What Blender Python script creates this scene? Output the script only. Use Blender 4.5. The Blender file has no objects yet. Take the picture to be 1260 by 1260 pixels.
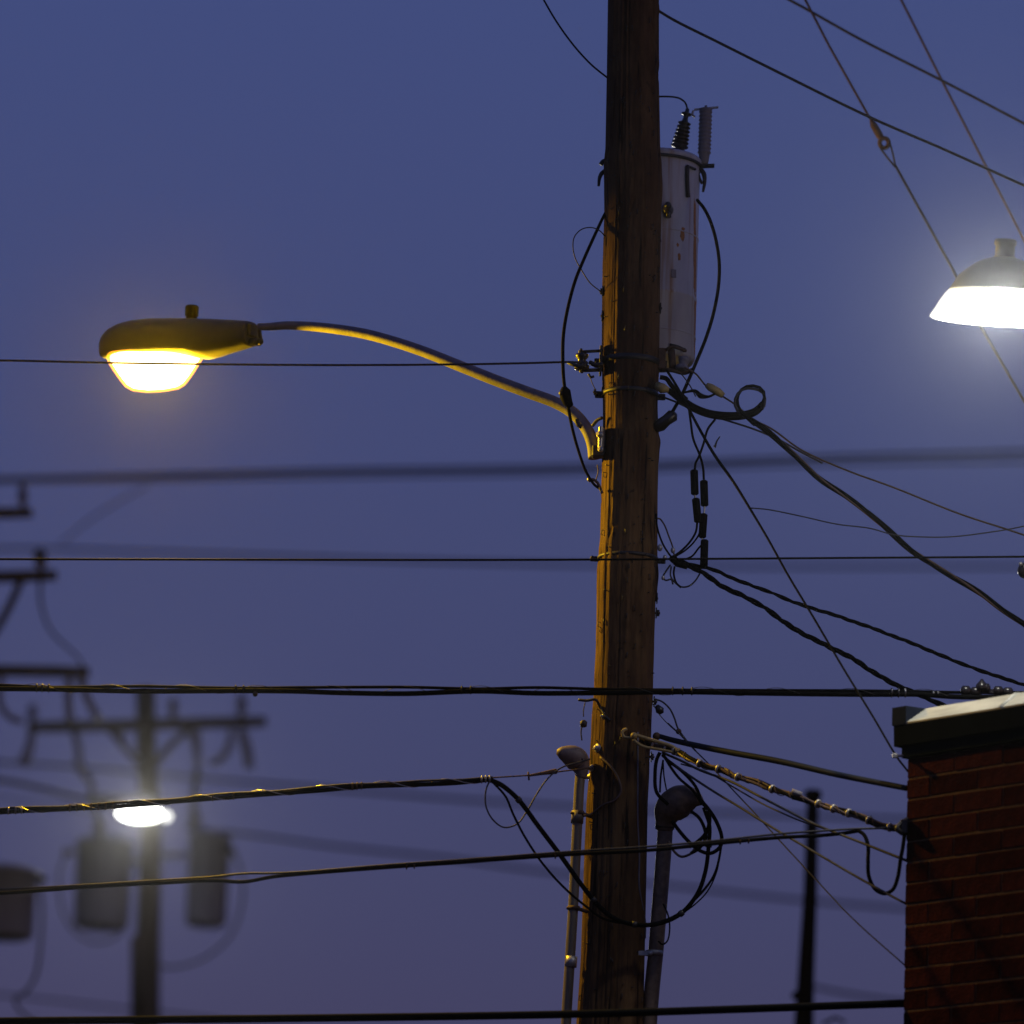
import bpy, math, random
from mathutils import Vector, noise
random.seed(7)
sc = bpy.context.scene
# ------------------------------------------------------------------ camera
PITCH, ROLL, FPX, FRAME = math.radians(13.2), math.radians(2.0), 6312.0, 1260.0
EYE = Vector((0, 0, 1.6))
FWD = Vector((0, math.cos(PITCH), math.sin(PITCH)))
_R, _U = Vector((1, 0, 0)), Vector((0, -math.sin(PITCH), math.cos(PITCH)))
RGT = _R*math.cos(ROLL) + _U*math.sin(ROLL)
UPV = _U*math.cos(ROLL) - _R*math.sin(ROLL)
cam = bpy.data.cameras.new('camera')
camo = bpy.data.objects.new('camera', cam)
sc.collection.objects.link(camo)
sc.camera = camo
from mathutils import Matrix
m = Matrix((RGT, UPV, -FWD)).transposed().to_4x4()
m.translation = EYE
camo.matrix_world = m
cam.sensor_width = 36
cam.lens = FPX/FRAME*36
cam.clip_start, cam.clip_end = 0.5, 3000
cam.dof.use_dof = True
cam.dof.focus_distance = 25.0/math.cos(PITCH)
cam.dof.aperture_fstop = 1.3
# ------------------------------------------------------------------ sky
w = bpy.data.worlds.new('World')
sc.world = w
w.use_nodes = True
nt = w.node_tree
bg = nt.nodes['Background']
sky = nt.nodes.new('ShaderNodeTexSky')
sky.sky_type = 'NISHITA'
sky.sun_disc = False
sky.sun_elevation = math.radians(-1)
sky.sun_rotation = math.radians(130)
sky.ozone_density = 4
tc = nt.nodes.new('ShaderNodeTexCoord')
sep = nt.nodes.new('ShaderNodeSeparateXYZ')
ramp = nt.nodes.new('ShaderNodeValToRGB')
nt.links.new(tc.outputs['Generated'], sep.inputs[0])
nt.links.new(sep.outputs[2], ramp.inputs[0])
SKY = [(0.0, (.048, .045, .096)), (0.13, (.053, .055, .126)), (0.22, (.057, .066, .160)),
       (0.33, (.058, .077, .207)), (1.0, (.040, .066, .21))]
el = ramp.color_ramp.elements
while len(el) < len(SKY):
    el.new(.5)
for e, (p, c) in zip(el, SKY):
    e.position = p
    e.color = (c[0]*.74, c[1]*.78, c[2]*.79, 1)
mul = nt.nodes.new('ShaderNodeMix'); mul.data_type = 'RGBA'; mul.blend_type = 'MULTIPLY'
mul.inputs[0].default_value = 1
nt.links.new(sky.outputs[0], mul.inputs[6])
mul.inputs[7].default_value = (.25, .14, .15, 1)
add = nt.nodes.new('ShaderNodeMix'); add.data_type = 'RGBA'; add.blend_type = 'ADD'
add.inputs[0].default_value = 1
nt.links.new(mul.outputs[2], add.inputs[6])
nt.links.new(ramp.outputs[0], add.inputs[7])
sca = nt.nodes.new('ShaderNodeVectorMath'); sca.operation = 'SCALE'
nt.links.new(add.outputs[2], sca.inputs[0])
sca.inputs['Scale'].default_value = 10
nt.links.new(sca.outputs[0], bg.inputs[0])
bg.inputs[1].default_value = 0.1
# ------------------------------------------------------------------ last glow of dusk, behind the camera on the right
sl = bpy.data.lights.new('sun', 'SUN')
sl.energy, sl.angle, sl.color = 0.09, math.radians(25), (1, .36, .15)
so = bpy.data.objects.new('sun', sl)
sc.collection.objects.link(so)
so.rotation_euler = Vector((-.80, .60, -.12)).to_track_quat('-Z', 'Y').to_euler()
vs = sc.view_settings
vs.view_transform, vs.look, vs.exposure, vs.gamma, vs.use_curve_mapping = 'Standard', 'None', 0, 1, False
sc.cycles.use_denoising = True
sc.cycles.max_bounces = 6
sc.cycles.transparent_max_bounces = 12
sc.cycles.volume_bounces = 1
sc.cycles.sample_clamp_indirect = 2


# ------------------------------------------------------------------ helpers
def P(px, py, Y=25.0):
    """world point at ground distance Y along the sight line of a photo pixel"""
    d = FWD*FPX + RGT*(px-630) + UPV*(630-py)
    return EYE + d*(Y/d.y)


def S(px, Y=25.0):
    """length in metres of so many photo pixels at distance Y"""
    return px*(Y/math.cos(PITCH))/FPX


def path(pts, Y=25.0):
    n = len(pts)
    out = []
    L = [0]
    for a, b in zip(pts, pts[1:]):
        L.append(L[-1] + math.hypot(b[0]-a[0], b[1]-a[1]))
    for i, p in enumerate(pts):
        if len(p) > 2:
            y = p[2]
        elif isinstance(Y, tuple):
            y = Y[0] + (Y[1]-Y[0])*L[i]/max(L[-1], 1e-6)
        else:
            y = Y
        out.append(P(p[0], p[1], y))
    return out


def smooth(pts, k=6):
    if len(pts) < 3:
        return list(pts)
    out = []
    for i in range(len(pts)-1):
        p1, p2 = pts[i], pts[i+1]
        p0 = pts[i-1] if i else p1*2-p2
        p3 = pts[i+2] if i+2 < len(pts) else p2*2-p1
        a, b, c = max((p1-p0).length, 1e-6)**.5, max((p2-p1).length, 1e-6)**.5, max((p3-p2).length, 1e-6)**.5
        m1 = (p2-p1) - ((p2-p0)/(a+b) - (p1-p0)/a)*(-b) if False else ((p1-p0)/a - (p2-p0)/(a+b) + (p2-p1)/b)*b
        m2 = ((p2-p1)/b - (p3-p1)/(b+c) + (p3-p2)/c)*b
        for j in range(k):
            t = j/k
            out.append(p1*(2*t**3-3*t*t+1) + m1*(t**3-2*t*t+t) + p2*(-2*t**3+3*t*t) + m2*(t**3-t*t))
    out.append(pts[-1].copy())
    return out


def resample(pts, step):
    out = [pts[0].copy()]
    acc = 0
    for a, b in zip(pts, pts[1:]):
        l = (b-a).length
        if l < 1e-9:
            continue
        t = step-acc
        while t <= l:
            out.append(a + (b-a)*(t/l))
            t += step
        acc = l-(t-step)
    out.append(pts[-1].copy())
    return out


def frames(pts):
    T = []
    for i in range(len(pts)):
        a, b = pts[max(i-1, 0)], pts[min(i+1, len(pts)-1)]
        T.append((b-a).normalized())
    ref = Vector((0, 0, 1)) if abs(T[0].z) < .9 else Vector((0, 1, 0))
    n = (ref - T[0]*ref.dot(T[0])).normalized()
    F = []
    for t in T:
        n = (n - t*n.dot(t)).normalized()
        F.append((t, n, t.cross(n)))
    return F


def helix(pts, a, pitch, phase=0.0, step=None, wob=0.0):
    pts = resample(pts, step or pitch/10)
    F = frames(pts)
    out = []
    s = 0
    for i, p in enumerate(pts):
        if i:
            s += (pts[i]-pts[i-1]).length
        th = phase + 2*math.pi*s/pitch + wob*noise.noise(Vector((s*3, phase, 0)))
        out.append(p + (F[i][1]*math.cos(th) + F[i][2]*math.sin(th))*a)
    return out


class MB:
    def __init__(s):
        s.v, s.f, s.flat = [], [], set()

    def ring_loft(s, rings, cap=True, closed=True):
        n = len(rings[0])
        b = len(s.v)
        for r in rings:
            s.v += r
        for i in range(len(rings)-1):
            for j in range(n if closed else n-1):
                k = (j+1) % n
                s.f.append((b+i*n+j, b+i*n+k, b+(i+1)*n+k, b+(i+1)*n+j))
        if cap:
            for q, rev in ((0, True), (len(rings)-1, False)):
                idx = [b+q*n+j for j in range(n)]
                s.flat.add(len(s.f))
                s.f.append(tuple(reversed(idx)) if rev else tuple(idx))
        return s

    def tube(s, pts, r, sides=8):
        F = frames(pts)
        rings = []
        N = len(pts)
        for i, p in enumerate(pts):
            if callable(r):
                rr = r(i/(N-1))
            elif isinstance(r, (list, tuple)):
                q = i/(N-1)*(len(r)-1)
                k = min(int(q), len(r)-2)
                rr = r[k] + (r[k+1]-r[k])*(q-k)
            else:
                rr = r
            rings.append([p + (F[i][1]*math.cos(2*math.pi*j/sides) + F[i][2]*math.sin(2*math.pi*j/sides))*rr for j in range(sides)])
        return s.ring_loft(rings)

    def lathe(s, base, axis, prof, sides=24):
        """prof: (along, radius) pairs"""
        axis = axis.normalized()
        ref = Vector((0, 1, 0)) if abs(axis.y) < .9 else Vector((1, 0, 0))
        n = (ref-axis*ref.dot(axis)).normalized()
        b = axis.cross(n)
        rings = [[base + axis*h + (n*math.cos(2*math.pi*j/sides) + b*math.sin(2*math.pi*j/sides))*max(r, 1e-4) for j in range(sides)] for h, r in prof]
        return s.ring_loft(rings)

    def box(s, c, ax, ay, az, bev=0.0):
        """centre and three half-extent vectors, optional chamfer in metres"""
        if bev <= 0:
            b = len(s.v)
            for i in (-1, 1):
                for j in (-1, 1):
                    for k in (-1, 1):
                        s.v.append(c+ax*i+ay*j+az*k)
            for q in ((0, 1, 3, 2), (4, 6, 7, 5), (0, 4, 5, 1), (2, 3, 7, 6), (0, 2, 6, 4), (1, 5, 7, 3)):
                s.flat.add(len(s.f))
                s.f.append(tuple(b+t for t in q))
            return s
        lx, ly, lz = ax.length, ay.length, az.length
        fx, fy = (lx-bev)/lx, (ly-bev)/ly
        o = [(-fx, -1), (fx, -1), (1, -fy), (1, fy), (fx, 1), (-fx, 1), (-1, fy), (-1, -fy)]
        fz = (lz-bev)/lz
        rings = []
        for z, k in ((-1, 1-bev/min(lx, ly)), (-fz, 1), (fz, 1), (1, 1-bev/min(lx, ly))):
            rings.append([c + ax*x*k + ay*y*k + az*z for x, y in o])
        a = len(s.f)
        s.ring_loft(rings)
        s.flat |= set(range(a, len(s.f)))
        return s

    def ball(s, c, r, sides=16, sq=1.0, axis=Vector((0, 0, 1))):
        return s.lathe(c, axis, [(-r*sq*math.cos(math.pi*i/10), r*math.sin(math.pi*i/10)) for i in range(11)], sides)


ORG = {}


def link(o, parent=None, label=None, cat=None, group=None, kind=None):
    sc.collection.objects.link(o)
    if parent is not None:
        o.parent = parent
    if label:
        o['label'] = label
    if cat:
        o['category'] = cat
    if group:
        o['group'] = group
    if kind:
        o['kind'] = kind
    return o


def build(name, mb, mat, parent=None, org=None, **kw):
    if parent is not None:
        org = ORG[parent.name]
    elif org is None:
        org = mb.v[0].copy()
    me = bpy.data.meshes.new(name)
    me.from_pydata([tuple(v-org) for v in mb.v], [], mb.f)
    for i, p in enumerate(me.polygons):
        p.use_smooth = i not in mb.flat
    me.materials.append(mat)
    me.update()
    o = bpy.data.objects.new(name, me)
    if parent is None:
        o.location = org
    link(o, parent, **kw)
    ORG[o.name] = org
    return o


def thing(name, loc, label, cat, group=None):
    o = bpy.data.objects.new(name, None)
    o.empty_display_size = .1
    o.location = loc
    link(o, None, label, cat, group)
    ORG[o.name] = loc.copy()
    return o


# ------------------------------------------------------------------ materials
def mat(name, col, rough=.6, metal=0, var=0, vscale=8, col2=None, bump=0, bscale=40, stretch=None, spec=.5, objvar=0):
    m = bpy.data.materials.new(name)
    m.use_nodes = True
    t = m.node_tree
    b = t.nodes['Principled BSDF']
    b.inputs['Roughness'].default_value = rough
    b.inputs['Metallic'].default_value = metal
    b.inputs['Specular IOR Level'].default_value = spec
    b.inputs['Base Color'].default_value = (*col, 1)
    tco = t.nodes.new('ShaderNodeTexCoord')
    mp = t.nodes.new('ShaderNodeMapping')
    t.links.new(tco.outputs['Object'], mp.inputs[0])
    if stretch:
        mp.inputs['Scale'].default_value = stretch
    n = t.nodes.new('ShaderNodeTexNoise')
    n.inputs['Scale'].default_value = vscale
    n.inputs['Detail'].default_value = 6
    n.inputs['Roughness'].default_value = .65
    t.links.new(mp.outputs[0], n.inputs[0])
    last = None
    if var or col2:
        r = t.nodes.new('ShaderNodeValToRGB')
        r.color_ramp.elements[0].position = .35
        r.color_ramp.elements[1].position = .68
        c2 = col2 or tuple(c*(1-var) for c in col)
        r.color_ramp.elements[0].color = (*col, 1)
        r.color_ramp.elements[1].color = (*c2, 1)
        t.links.new(n.outputs[0], r.inputs[0])
        last = r.outputs[0]
    if objvar:
        oi = t.nodes.new('ShaderNodeObjectInfo')
        hs = t.nodes.new('ShaderNodeHueSaturation')
        mr = t.nodes.new('ShaderNodeMapRange')
        mr.inputs[3].default_value = 1-objvar
        mr.inputs[4].default_value = 1+objvar
        t.links.new(oi.outputs['Random'], mr.inputs[0])
        t.links.new(mr.outputs[0], hs.inputs['Value'])
        if last:
            t.links.new(last, hs.inputs['Color'])
        else:
            hs.inputs['Color'].default_value = (*col, 1)
        last = hs.outputs[0]
    if last:
        t.links.new(last, b.inputs['Base Color'])
    if bump:
        n2 = t.nodes.new('ShaderNodeTexNoise')
        n2.inputs['Scale'].default_value = bscale
        n2.inputs['Detail'].default_value = 5
        t.links.new(mp.outputs[0], n2.inputs[0])
        bp = t.nodes.new('ShaderNodeBump')
        bp.inputs['Strength'].default_value = bump
        bp.inputs['Distance'].default_value = .01
        t.links.new(n2.outputs[0], bp.inputs['Height'])
        t.links.new(bp.outputs[0], b.inputs['Normal'])
    return m


def glow(name, col, strength, tr=.0):
    """a glowing translucent body: emission plus some see-through"""
    m = bpy.data.materials.new(name)
    m.use_nodes = True
    t = m.node_tree
    t.nodes.remove(t.nodes['Principled BSDF'])
    e = t.nodes.new('ShaderNodeEmission')
    e.inputs[0].default_value = (*col, 1)
    e.inputs[1].default_value = strength
    tp = t.nodes.new('ShaderNodeBsdfTransparent')
    a = t.nodes.new('ShaderNodeAddShader')
    t.links.new(e.outputs[0], a.inputs[0])
    t.links.new(tp.outputs[0], a.inputs[1])
    t.links.new(a.outputs[0], t.nodes['Material Output'].inputs[0])
    m.cycles.emission_sampling = 'AUTO' if strength > 3 and col[2] > .5 else 'NONE'
    return m


WOOD = mat('weathered_creosote_wood', (.115, .062, .028), .85, col2=(.030, .014, .009), vscale=9, stretch=(1, 1, .16), bump=1, bscale=38, spec=.08)
FARWOOD = mat('dark_pole_wood', (.04, .026, .02), .9, col2=(.02, .014, .012), vscale=4, stretch=(1, 1, .2), spec=.2)
RUBBER = mat('black_cable_jacket', (.006, .006, .0066), .75, var=.4, vscale=30, spec=.03)
TIRED = mat('weathered_grey_wire', (.03, .027, .03), .65, var=.4, vscale=25)
BROWN = mat('old_brown_wire', (.10, .055, .035), .6, var=.5, vscale=20)
STRAND = mat('galvanised_strand', (.30, .29, .28), .38, .85, var=.4, vscale=60)
LASH = mat('stainless_lashing_wire', (.45, .43, .40), .3, .9)
DARKMET = mat('dark_galvanised_hardware', (.045, .04, .038), .55, .4, var=.5, vscale=30, bump=.2)
RUSTMET = mat('rusty_iron_hardware', (.11, .055, .03), .75, .2, var=.6, vscale=25, bump=.3)
PALEMET = mat('pale_zinc_hardware', (.45, .42, .38), .45, .5, var=.3, vscale=30)
ARM = mat('dull_aluminium_tube', (.18, .16, .185), .65, .0, var=.35, vscale=14, stretch=(1, 1, 1), bump=.1)
HOUSE = mat('grey_enamel_housing', (.034, .03, .03), .55, .0, var=.35, vscale=9, bump=.08)
CONDUIT = mat('weathered_galvanised_conduit', (.20, .165, .12), .6, .3, var=.5, vscale=12, stretch=(1, 1, .2), bump=.15)
HOODMET = mat('aged_cast_hood', (.20, .13, .08), .6, .0, var=.5, vscale=30, bump=.2)
TANK = mat('faded_transformer_paint', (.47, .46, .48), .6, .0, var=.25, vscale=5, stretch=(1, 1, .4), bump=.05)
PORC = mat('dark_brown_porcelain', (.02, .016, .016), .3, spec=.5)
POLY = mat('grey_polymer_arrester', (.17, .15, .16), .6)
RUST = mat('rust_stain', (.40, .17, .05), .85, var=.5, vscale=60)
BRICK = mat('dark_red_brick', (.046, .012, .0085), .9, col2=(.024, .0075, .006), vscale=14, bump=.5, bscale=70, spec=0, objvar=.3)
MORTAR = mat('tan_mortar', (.13, .08, .042), .95, var=.35, vscale=20, bump=.6, bscale=80, spec=0)
FASCIA = mat('black_bronze_fascia', (.008, .010, .0095), .7, .0, var=.3, vscale=7, spec=0)
COPE = mat('bare_metal_coping', (.44, .43, .36), .5, .1, var=.55, vscale=5, stretch=(.5, .5, 3), bump=.1, bscale=12)
ROOFM = mat('tar_roof', (.05, .05, .05), .95, var=.3, vscale=3, bump=.4)
ASPH = mat('asphalt', (.05, .05, .052), .95, var=.3, vscale=2, bump=.5, bscale=60)
FARTANK = mat('far_transformer_paint', (.12, .12, .175), .7, spec=.05)
YELLOWED = mat('yellowed_plastic_cover', (.42, .30, .10), .5, var=.3, vscale=30)
SODIUM = glow('sodium_lamp_core', (1, .72, .28), 7)
SODRIM = glow('sodium_lit_refractor', (1, .34, .01), 1.3)
WHITEC = glow('white_lamp_core', (1, 1, .95), 5)
WHITER = glow('white_lit_acrylic', (1, .95, .78), .55)
FARGLOW = glow('far_lamp_core', (1, 1, .92), 5)


# a transformer tank carries vertical rust streaks of its own
def rust_tank(m):
    t = m.node_tree
    b = t.nodes['Principled BSDF']
    old = b.inputs['Base Color'].links[0].from_socket
    tco = t.nodes.new('ShaderNodeTexCoord')
    mp = t.nodes.new('ShaderNodeMapping')
    mp.inputs['Scale'].default_value = (26, 26, 1.4)
    n = t.nodes.new('ShaderNodeTexNoise'); n.inputs['Scale'].default_value = 1; n.inputs['Detail'].default_value = 4
    r = t.nodes.new('ShaderNodeMapRange'); r.inputs[1].default_value = .55; r.inputs[2].default_value = .78
    mx = t.nodes.new('ShaderNodeMix'); mx.data_type = 'RGBA'
    t.links.new(tco.outputs['Object'], mp.inputs[0]); t.links.new(mp.outputs[0], n.inputs[0])
    t.links.new(n.outputs[0], r.inputs[0]); t.links.new(r.outputs[0], mx.inputs[0])
    t.links.new(old, mx.inputs[6]); mx.inputs[7].default_value = (.27, .15, .07, 1)
    t.links.new(mx.outputs[2], b.inputs['Base Color'])


rust_tank(TANK)


# creosoted pole wood: grain, large weathered patches, narrow dark checks
def pole_wood(m):
    t = m.node_tree
    b = t.nodes['Principled BSDF']
    old = b.inputs['Base Color'].links[0].from_socket
    tco = t.nodes.new('ShaderNodeTexCoord')

    def nz(scale, st, det=5):
        mp = t.nodes.new('ShaderNodeMapping'); mp.inputs['Scale'].default_value = st
        n = t.nodes.new('ShaderNodeTexNoise'); n.inputs['Scale'].default_value = scale; n.inputs['Detail'].default_value = det
        n.inputs['Roughness'].default_value = .7
        t.links.new(tco.outputs['Object'], mp.inputs[0]); t.links.new(mp.outputs[0], n.inputs[0])
        return n.outputs[0]

    def rng(src, a, b_, lo=0, hi=1):
        r = t.nodes.new('ShaderNodeMapRange'); r.inputs[1].default_value = a; r.inputs[2].default_value = b_
        r.inputs[3].default_value = lo; r.inputs[4].default_value = hi
        t.links.new(src, r.inputs[0]); return r.outputs[0]

    def mix(fac, a, col, mode='MIX'):
        x = t.nodes.new('ShaderNodeMix'); x.data_type = 'RGBA'; x.blend_type = mode
        t.links.new(fac, x.inputs[0]); t.links.new(a, x.inputs[6]); x.inputs[7].default_value = (*col, 1)
        return x.outputs[2]
    c = mix(rng(nz(2.3, (1, 1, .35)), .42, .62, 0, .75), old, (.15, .09, .038))
    c = mix(rng(nz(3.7, (1, 1, .5)), .50, .70, 0, .85), c, (.045, .022, .013))
    c = mix(rng(nz(30, (1, 1, .05), 3), .60, .66, 0, .9), c, (.012, .008, .007))
    c = mix(rng(nz(14, (1, 1, .8), 2), .68, .74, 0, .7), c, (.02, .012, .01))
    t.links.new(c, b.inputs['Base Color'])


pole_wood(WOOD)
# ------------------------------------------------------------------ ground
g = MB()
R_ = 1500
N = 24
g.v = [Vector((x/N*2*R_-R_, y/N*2*R_-R_, 0)) for y in range(N+1) for x in range(N+1)]
g.f = [(y*(N+1)+x, y*(N+1)+x+1, (y+1)*(N+1)+x+1, (y+1)*(N+1)+x) for y in range(N) for x in range(N)]
build('ground', g, ASPH, org=Vector((0, 0, 0)), kind='structure')

# ------------------------------------------------------------------ main utility pole
EDGE = [(-700, 758, 813), (-60, 749, 811.5), (0, 748.5, 811), (100, 747, 810.5), (180, 746, 812), (205, 744, 814), (230, 744.5, 815), (262, 745, 813.5),
        (350, 742.5, 812), (440, 741, 811), (500, 742, 808.8), (530, 742, 810), (542, 742, 812.5), (556, 741, 811), (575, 740.5, 809.6), (610, 739.5, 809),
        (660, 738.5, 809), (682, 736.5, 809), (705, 734.4, 810.6), (725, 734, 809), (742, 734, 806.6), (790, 733, 805.5), (840, 731, 804.5), (898, 727.6, 802.3),
        (940, 725.7, 800), (1000, 721.7, 797.5), (1100, 717.6, 795), (1178, 714, 793.5), (1260, 708, 792), (1340, 703, 789.5)]


def edge(py):
    for a, b in zip(EDGE, EDGE[1:]):
        if py <= b[0]:
            t = (py-a[0])/(b[0]-a[0])
            t = t if (b[0]-a[0]) > 60 else t*t*(3-2*t)
            return a[1]+(b[1]-a[1])*t, a[2]+(b[2]-a[2])*t
    return EDGE[-1][1:]


pole_o = P(702, 1340)
pole_o = Vector((P(746, 1340).x-.09, 25.0, 0))
pole = thing('utility_pole', pole_o, 'tall brown wooden utility pole in sharp focus carrying the street lamp and transformer', 'utility pole')
rings = []
SEG = 180
cr = random.Random(3)
cracks = [(cr.uniform(0, 6.283), cr.uniform(4.5, 11), cr.uniform(.5, 2.2), cr.uniform(.004, .013), cr.uniform(-.05, .05)) for _ in range(46)]
knots = [(cr.uniform(3.3, 6.1), cr.uniform(5, 11), cr.uniform(.02, .035)) for _ in range(16)]
gouges = [(cr.uniform(3.0, 6.4), cr.uniform(5, 10.6), cr.choice((-.5, .4, .6, -.3))) for _ in range(46)]
stations = []
for py in [-700, -500, -300, -160] + list(range(-60, 1341, 4)):
    l, r = edge(py)
    a, b = P(l, py), P(r, py)
    stations.append(((a+b)/2, (b-a).length/2))
base = stations[-1]
for k in range(1, 9):
    t = k/8
    stations.append((Vector((base[0].x-.09*t, 25.0, base[0].z*(1-t))), base[1]+.05*t))
for c, r in stations:
    ring = []
    for j in range(SEG):
        th = 2*math.pi*j/SEG
        d = 0
        q = Vector((math.cos(th)*1.6, math.sin(th)*1.6, c.z*.55))
        d += noise.noise(q*1.3)*.010 + noise.noise(Vector((math.cos(th)*9, math.sin(th)*9, c.z*.8)))*.0035
        for ca, cz, cl, cd, cs in cracks:
            if abs(c.z-cz) < cl:
                da = (th-ca-cs*(c.z-cz)+math.pi) % (2*math.pi)-math.pi
                if abs(da) < .1:
                    d -= cd*math.exp(-(da/.028)**2)*(1-((c.z-cz)/cl)**2)
        for ka, kz, kr in knots:
            da = (th-ka+math.pi) % (2*math.pi)-math.pi
            e = ((da*r)**2+(c.z-kz)**2)/kr**2
            if e < 4:
                d += .009*math.exp(-e)-.006*math.exp(-e*5)
        for ga, gz, gs in gouges:
            da = (th-ga+math.pi) % (2*math.pi)-math.pi
            if abs(da) < .35 and abs(c.z-gz) < .09:
                u = da*r*1.0+(c.z-gz)*gs
                d -= .008*math.exp(-(u/.006)**2)*math.exp(-((c.z-gz)/.035)**2)
        ring.append(c+Vector((math.cos(th)*(r+d), math.sin(th)*(r+d), 0)))
    rings.append(ring)
mb = MB(); mb.ring_loft([[v for v in reversed(q)] for q in rings])
build('shaft', mb, WOOD, pole)


def axis_at(py):
    l, r = edge(py)
    a, b = P(l, py), P(r, py)
    return (a+b)/2, (b-a).length/2


def band(py, h=.018, th=.006, m_=DARKMET, nm='steel_band'):
    c, r = axis_at(py)
    mb = MB()
    mb.lathe(c-Vector((0, 0, h/2)), Vector((0, 0, 1)), [(0, r-.01), (0, r+th), (h, r+th), (h, r-.01)], 48)
    # bolted ear on the side towards the viewer's left
    for sx in (-1, 1):
        mb.box(c+Vector((sx*(r+.018), .02, 0)), Vector((.022, 0, 0)), Vector((0, .007, 0)), Vector((0, 0, h*.8)), .002)
        mb.tube([c+Vector((sx*(r+.03), -.03, 0)), c+Vector((sx*(r+.03), .05, 0))], .006, 6)
    return build(nm, mb, m_, pole)


band(447, .03)
band(486, .02)
band(688, .016, .004)


def on_pole(px, py, lift=0.0):
    """point on the near face of the pole"""
    c, r = axis_at(py)
    x = P(px, py).x-c.x
    x = max(-r*.995, min(r*.995, x))
    return Vector((c.x+x, c.y-math.sqrt(max(r*r-x*x, 0))-lift, P(px, py, 24.85).z))


nl = MB()
nr = random.Random(11)
for _ in range(210):
    py = nr.uniform(20, 1250)
    l, r_ = edge(py)
    c, rr = axis_at(py)
    px = nr.uniform(l+3, r_-3)
    q = on_pole(px, py, -.004)
    nv = Vector((q.x-c.x, q.y-c.y, 0)).normalized()
    if nr.random() < .6:
        nl.tube([q, q+nv*nr.uniform(.01, .022)], .0028, 5)
    else:
        a_ = Vector((nr.uniform(-.3, .3), 0, 1))*.012
        nl.tube([q-a_, q+nv*.012-a_, q+nv*.012+a_, q+a_], .0022, 5)
build('nails_and_staples', nl, DARKMET, pole, kind='stuff')


def bolt(px, py, ln=.04, r=.010, side=1):
    c, rr = axis_at(py)
    a = Vector((c.x+side*(rr-.03), 25.0, c.z))
    b = a+Vector((side*(ln+.03), 0, 0))
    mb = MB()
    mb.tube([a, b], r*.6, 8)
    mb.lathe(b-Vector((side*.016, 0, 0)), Vector((side, 0, 0)), [(0, r*1.7), (.012, r*1.7)], 6)
    mb.box(b-Vector((side*(ln-.004), 0, 0)), Vector((.003, 0, 0)), Vector((0, .024, 0)), Vector((0, 0, .024)), .001)
    return build('bolt', mb, DARKMET, pole)


for a in ((0, 753, .024), (0, 378, .012), (0, 735, .01), (0, 862, .02), (0, 930, .02)):
    bolt(a[0], a[1], a[2])
for a in ((0, 390, .012), (0, 484, .05), (0, 360, .02)):
    bolt(a[0], a[1], a[2], side=-1)
# round bolt heads and small brackets on the lit face
for px, py, r in ((735, 918, .014), (728, 941, .012), (725, 950, .012), (742, 880, .008)):
    q = on_pole(px, py)
    c, rr = axis_at(py)
    nrm = Vector((q.x-c.x, q.y-c.y, 0)).normalized()
    mb = MB(); mb.lathe(q-nrm*.01, nrm, [(0, r*1.6), (.014, r*1.6), (.014, r), (.028, r*.9), (.032, r*.4)], 12)
    build('bolt_head', mb, PALEMET, pole)
# ground wire stapled down the near face and a guard moulding
mb = MB()
mb.tube(smooth([on_pole(784, y, .004) for y in (900, 960, 1010)] + [on_pole(786, y, .004) for y in (1050, 1090)] + [on_pole(794, y, .006) for y in (1130, 1150)]), S(1.1), 6)
build('ground_wire', mb, ARM, pole)
# wires stapled round the face
mb = MB()
mb.tube(smooth([on_pole(738, 930, .004), on_pole(752, 945, .012), on_pole(761, 962, .014), on_pole(763, 975, .014), on_pole(756, 985, .014), on_pole(742, 990, .01), on_pole(728, 999, .01), P(718, 1004, 24.86)]), S(1.5), 6)
build('stapled_wire', mb, BROWN, pole)
mb = MB()
mb.tube(smooth([P(712, 861, 24.9), P(722, 862, 24.88), P(733, 861, 24.87), on_pole(738, 868, .01), on_pole(744, 880, .008), on_pole(750, 886, .004)]), S(1.8), 6)
mb.tube(smooth([P(720, 864, 24.9), P(718, 874, 24.9), P(718, 882, 24.9)]), S(.7), 5)
mb.lathe(P(718, 891, 24.9), Vector((0, 0, 1)), [(-.016, .008), (-.012, .017), (.01, .019), (.02, .008)], 10)
mb.tube(smooth([P(717, 890, 24.9), P(715, 900, 24.9), P(716, 911, 24.9)]), S(.9), 5)
build('hanging_hook', mb, DARKMET, pole)

# ------------------------------------------------------------------ transformer, behind the pole
TY = 25.50
tc_ = P(806, 320, TY)
def tz(py): return P(806, py, TY).z
zt, zb = tz(203), tz(446)
trf = thing('pole_transformer', Vector((tc_.x, tc_.y, zb)), 'faded grey cylindrical transformer half hidden behind the wooden pole with rust stains', 'transformer')
rad = S(53, TY)
mb = MB()
h = zt-zb
h_t = h
mb.lathe(Vector((tc_.x, TY, zb)), Vector((0, 0, 1)), [(0, rad*.86), (.0, rad*.95), (.02, rad), (h*.30, rad), (h*.305, rad*1.012), (h*.315, rad*1.012), (h*.32, rad), (h-.02, rad), (h, rad*.99)], 64)
build('tank', mb, TANK, trf)
mb = MB()
mb.lathe(Vector((tc_.x, TY, zt-.012)), Vector((0, 0, 1)), [(0, rad*.9), (0, rad*1.045), (.028, rad*1.045), (.04, rad*1.0), (.052, rad*.8), (.064, rad*.4), (.068, .01)], 64)
build('lid', mb, TANK, trf)
mb = MB()
mb.lathe(Vector((tc_.x, TY, zt-.018)), Vector((0, 0, 1)), [(0, rad*1.005), (0, rad*1.06), (.012, rad*1.06), (.012, rad*1.005)], 64)
build('lid_band', mb, DARKMET, trf)
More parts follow.
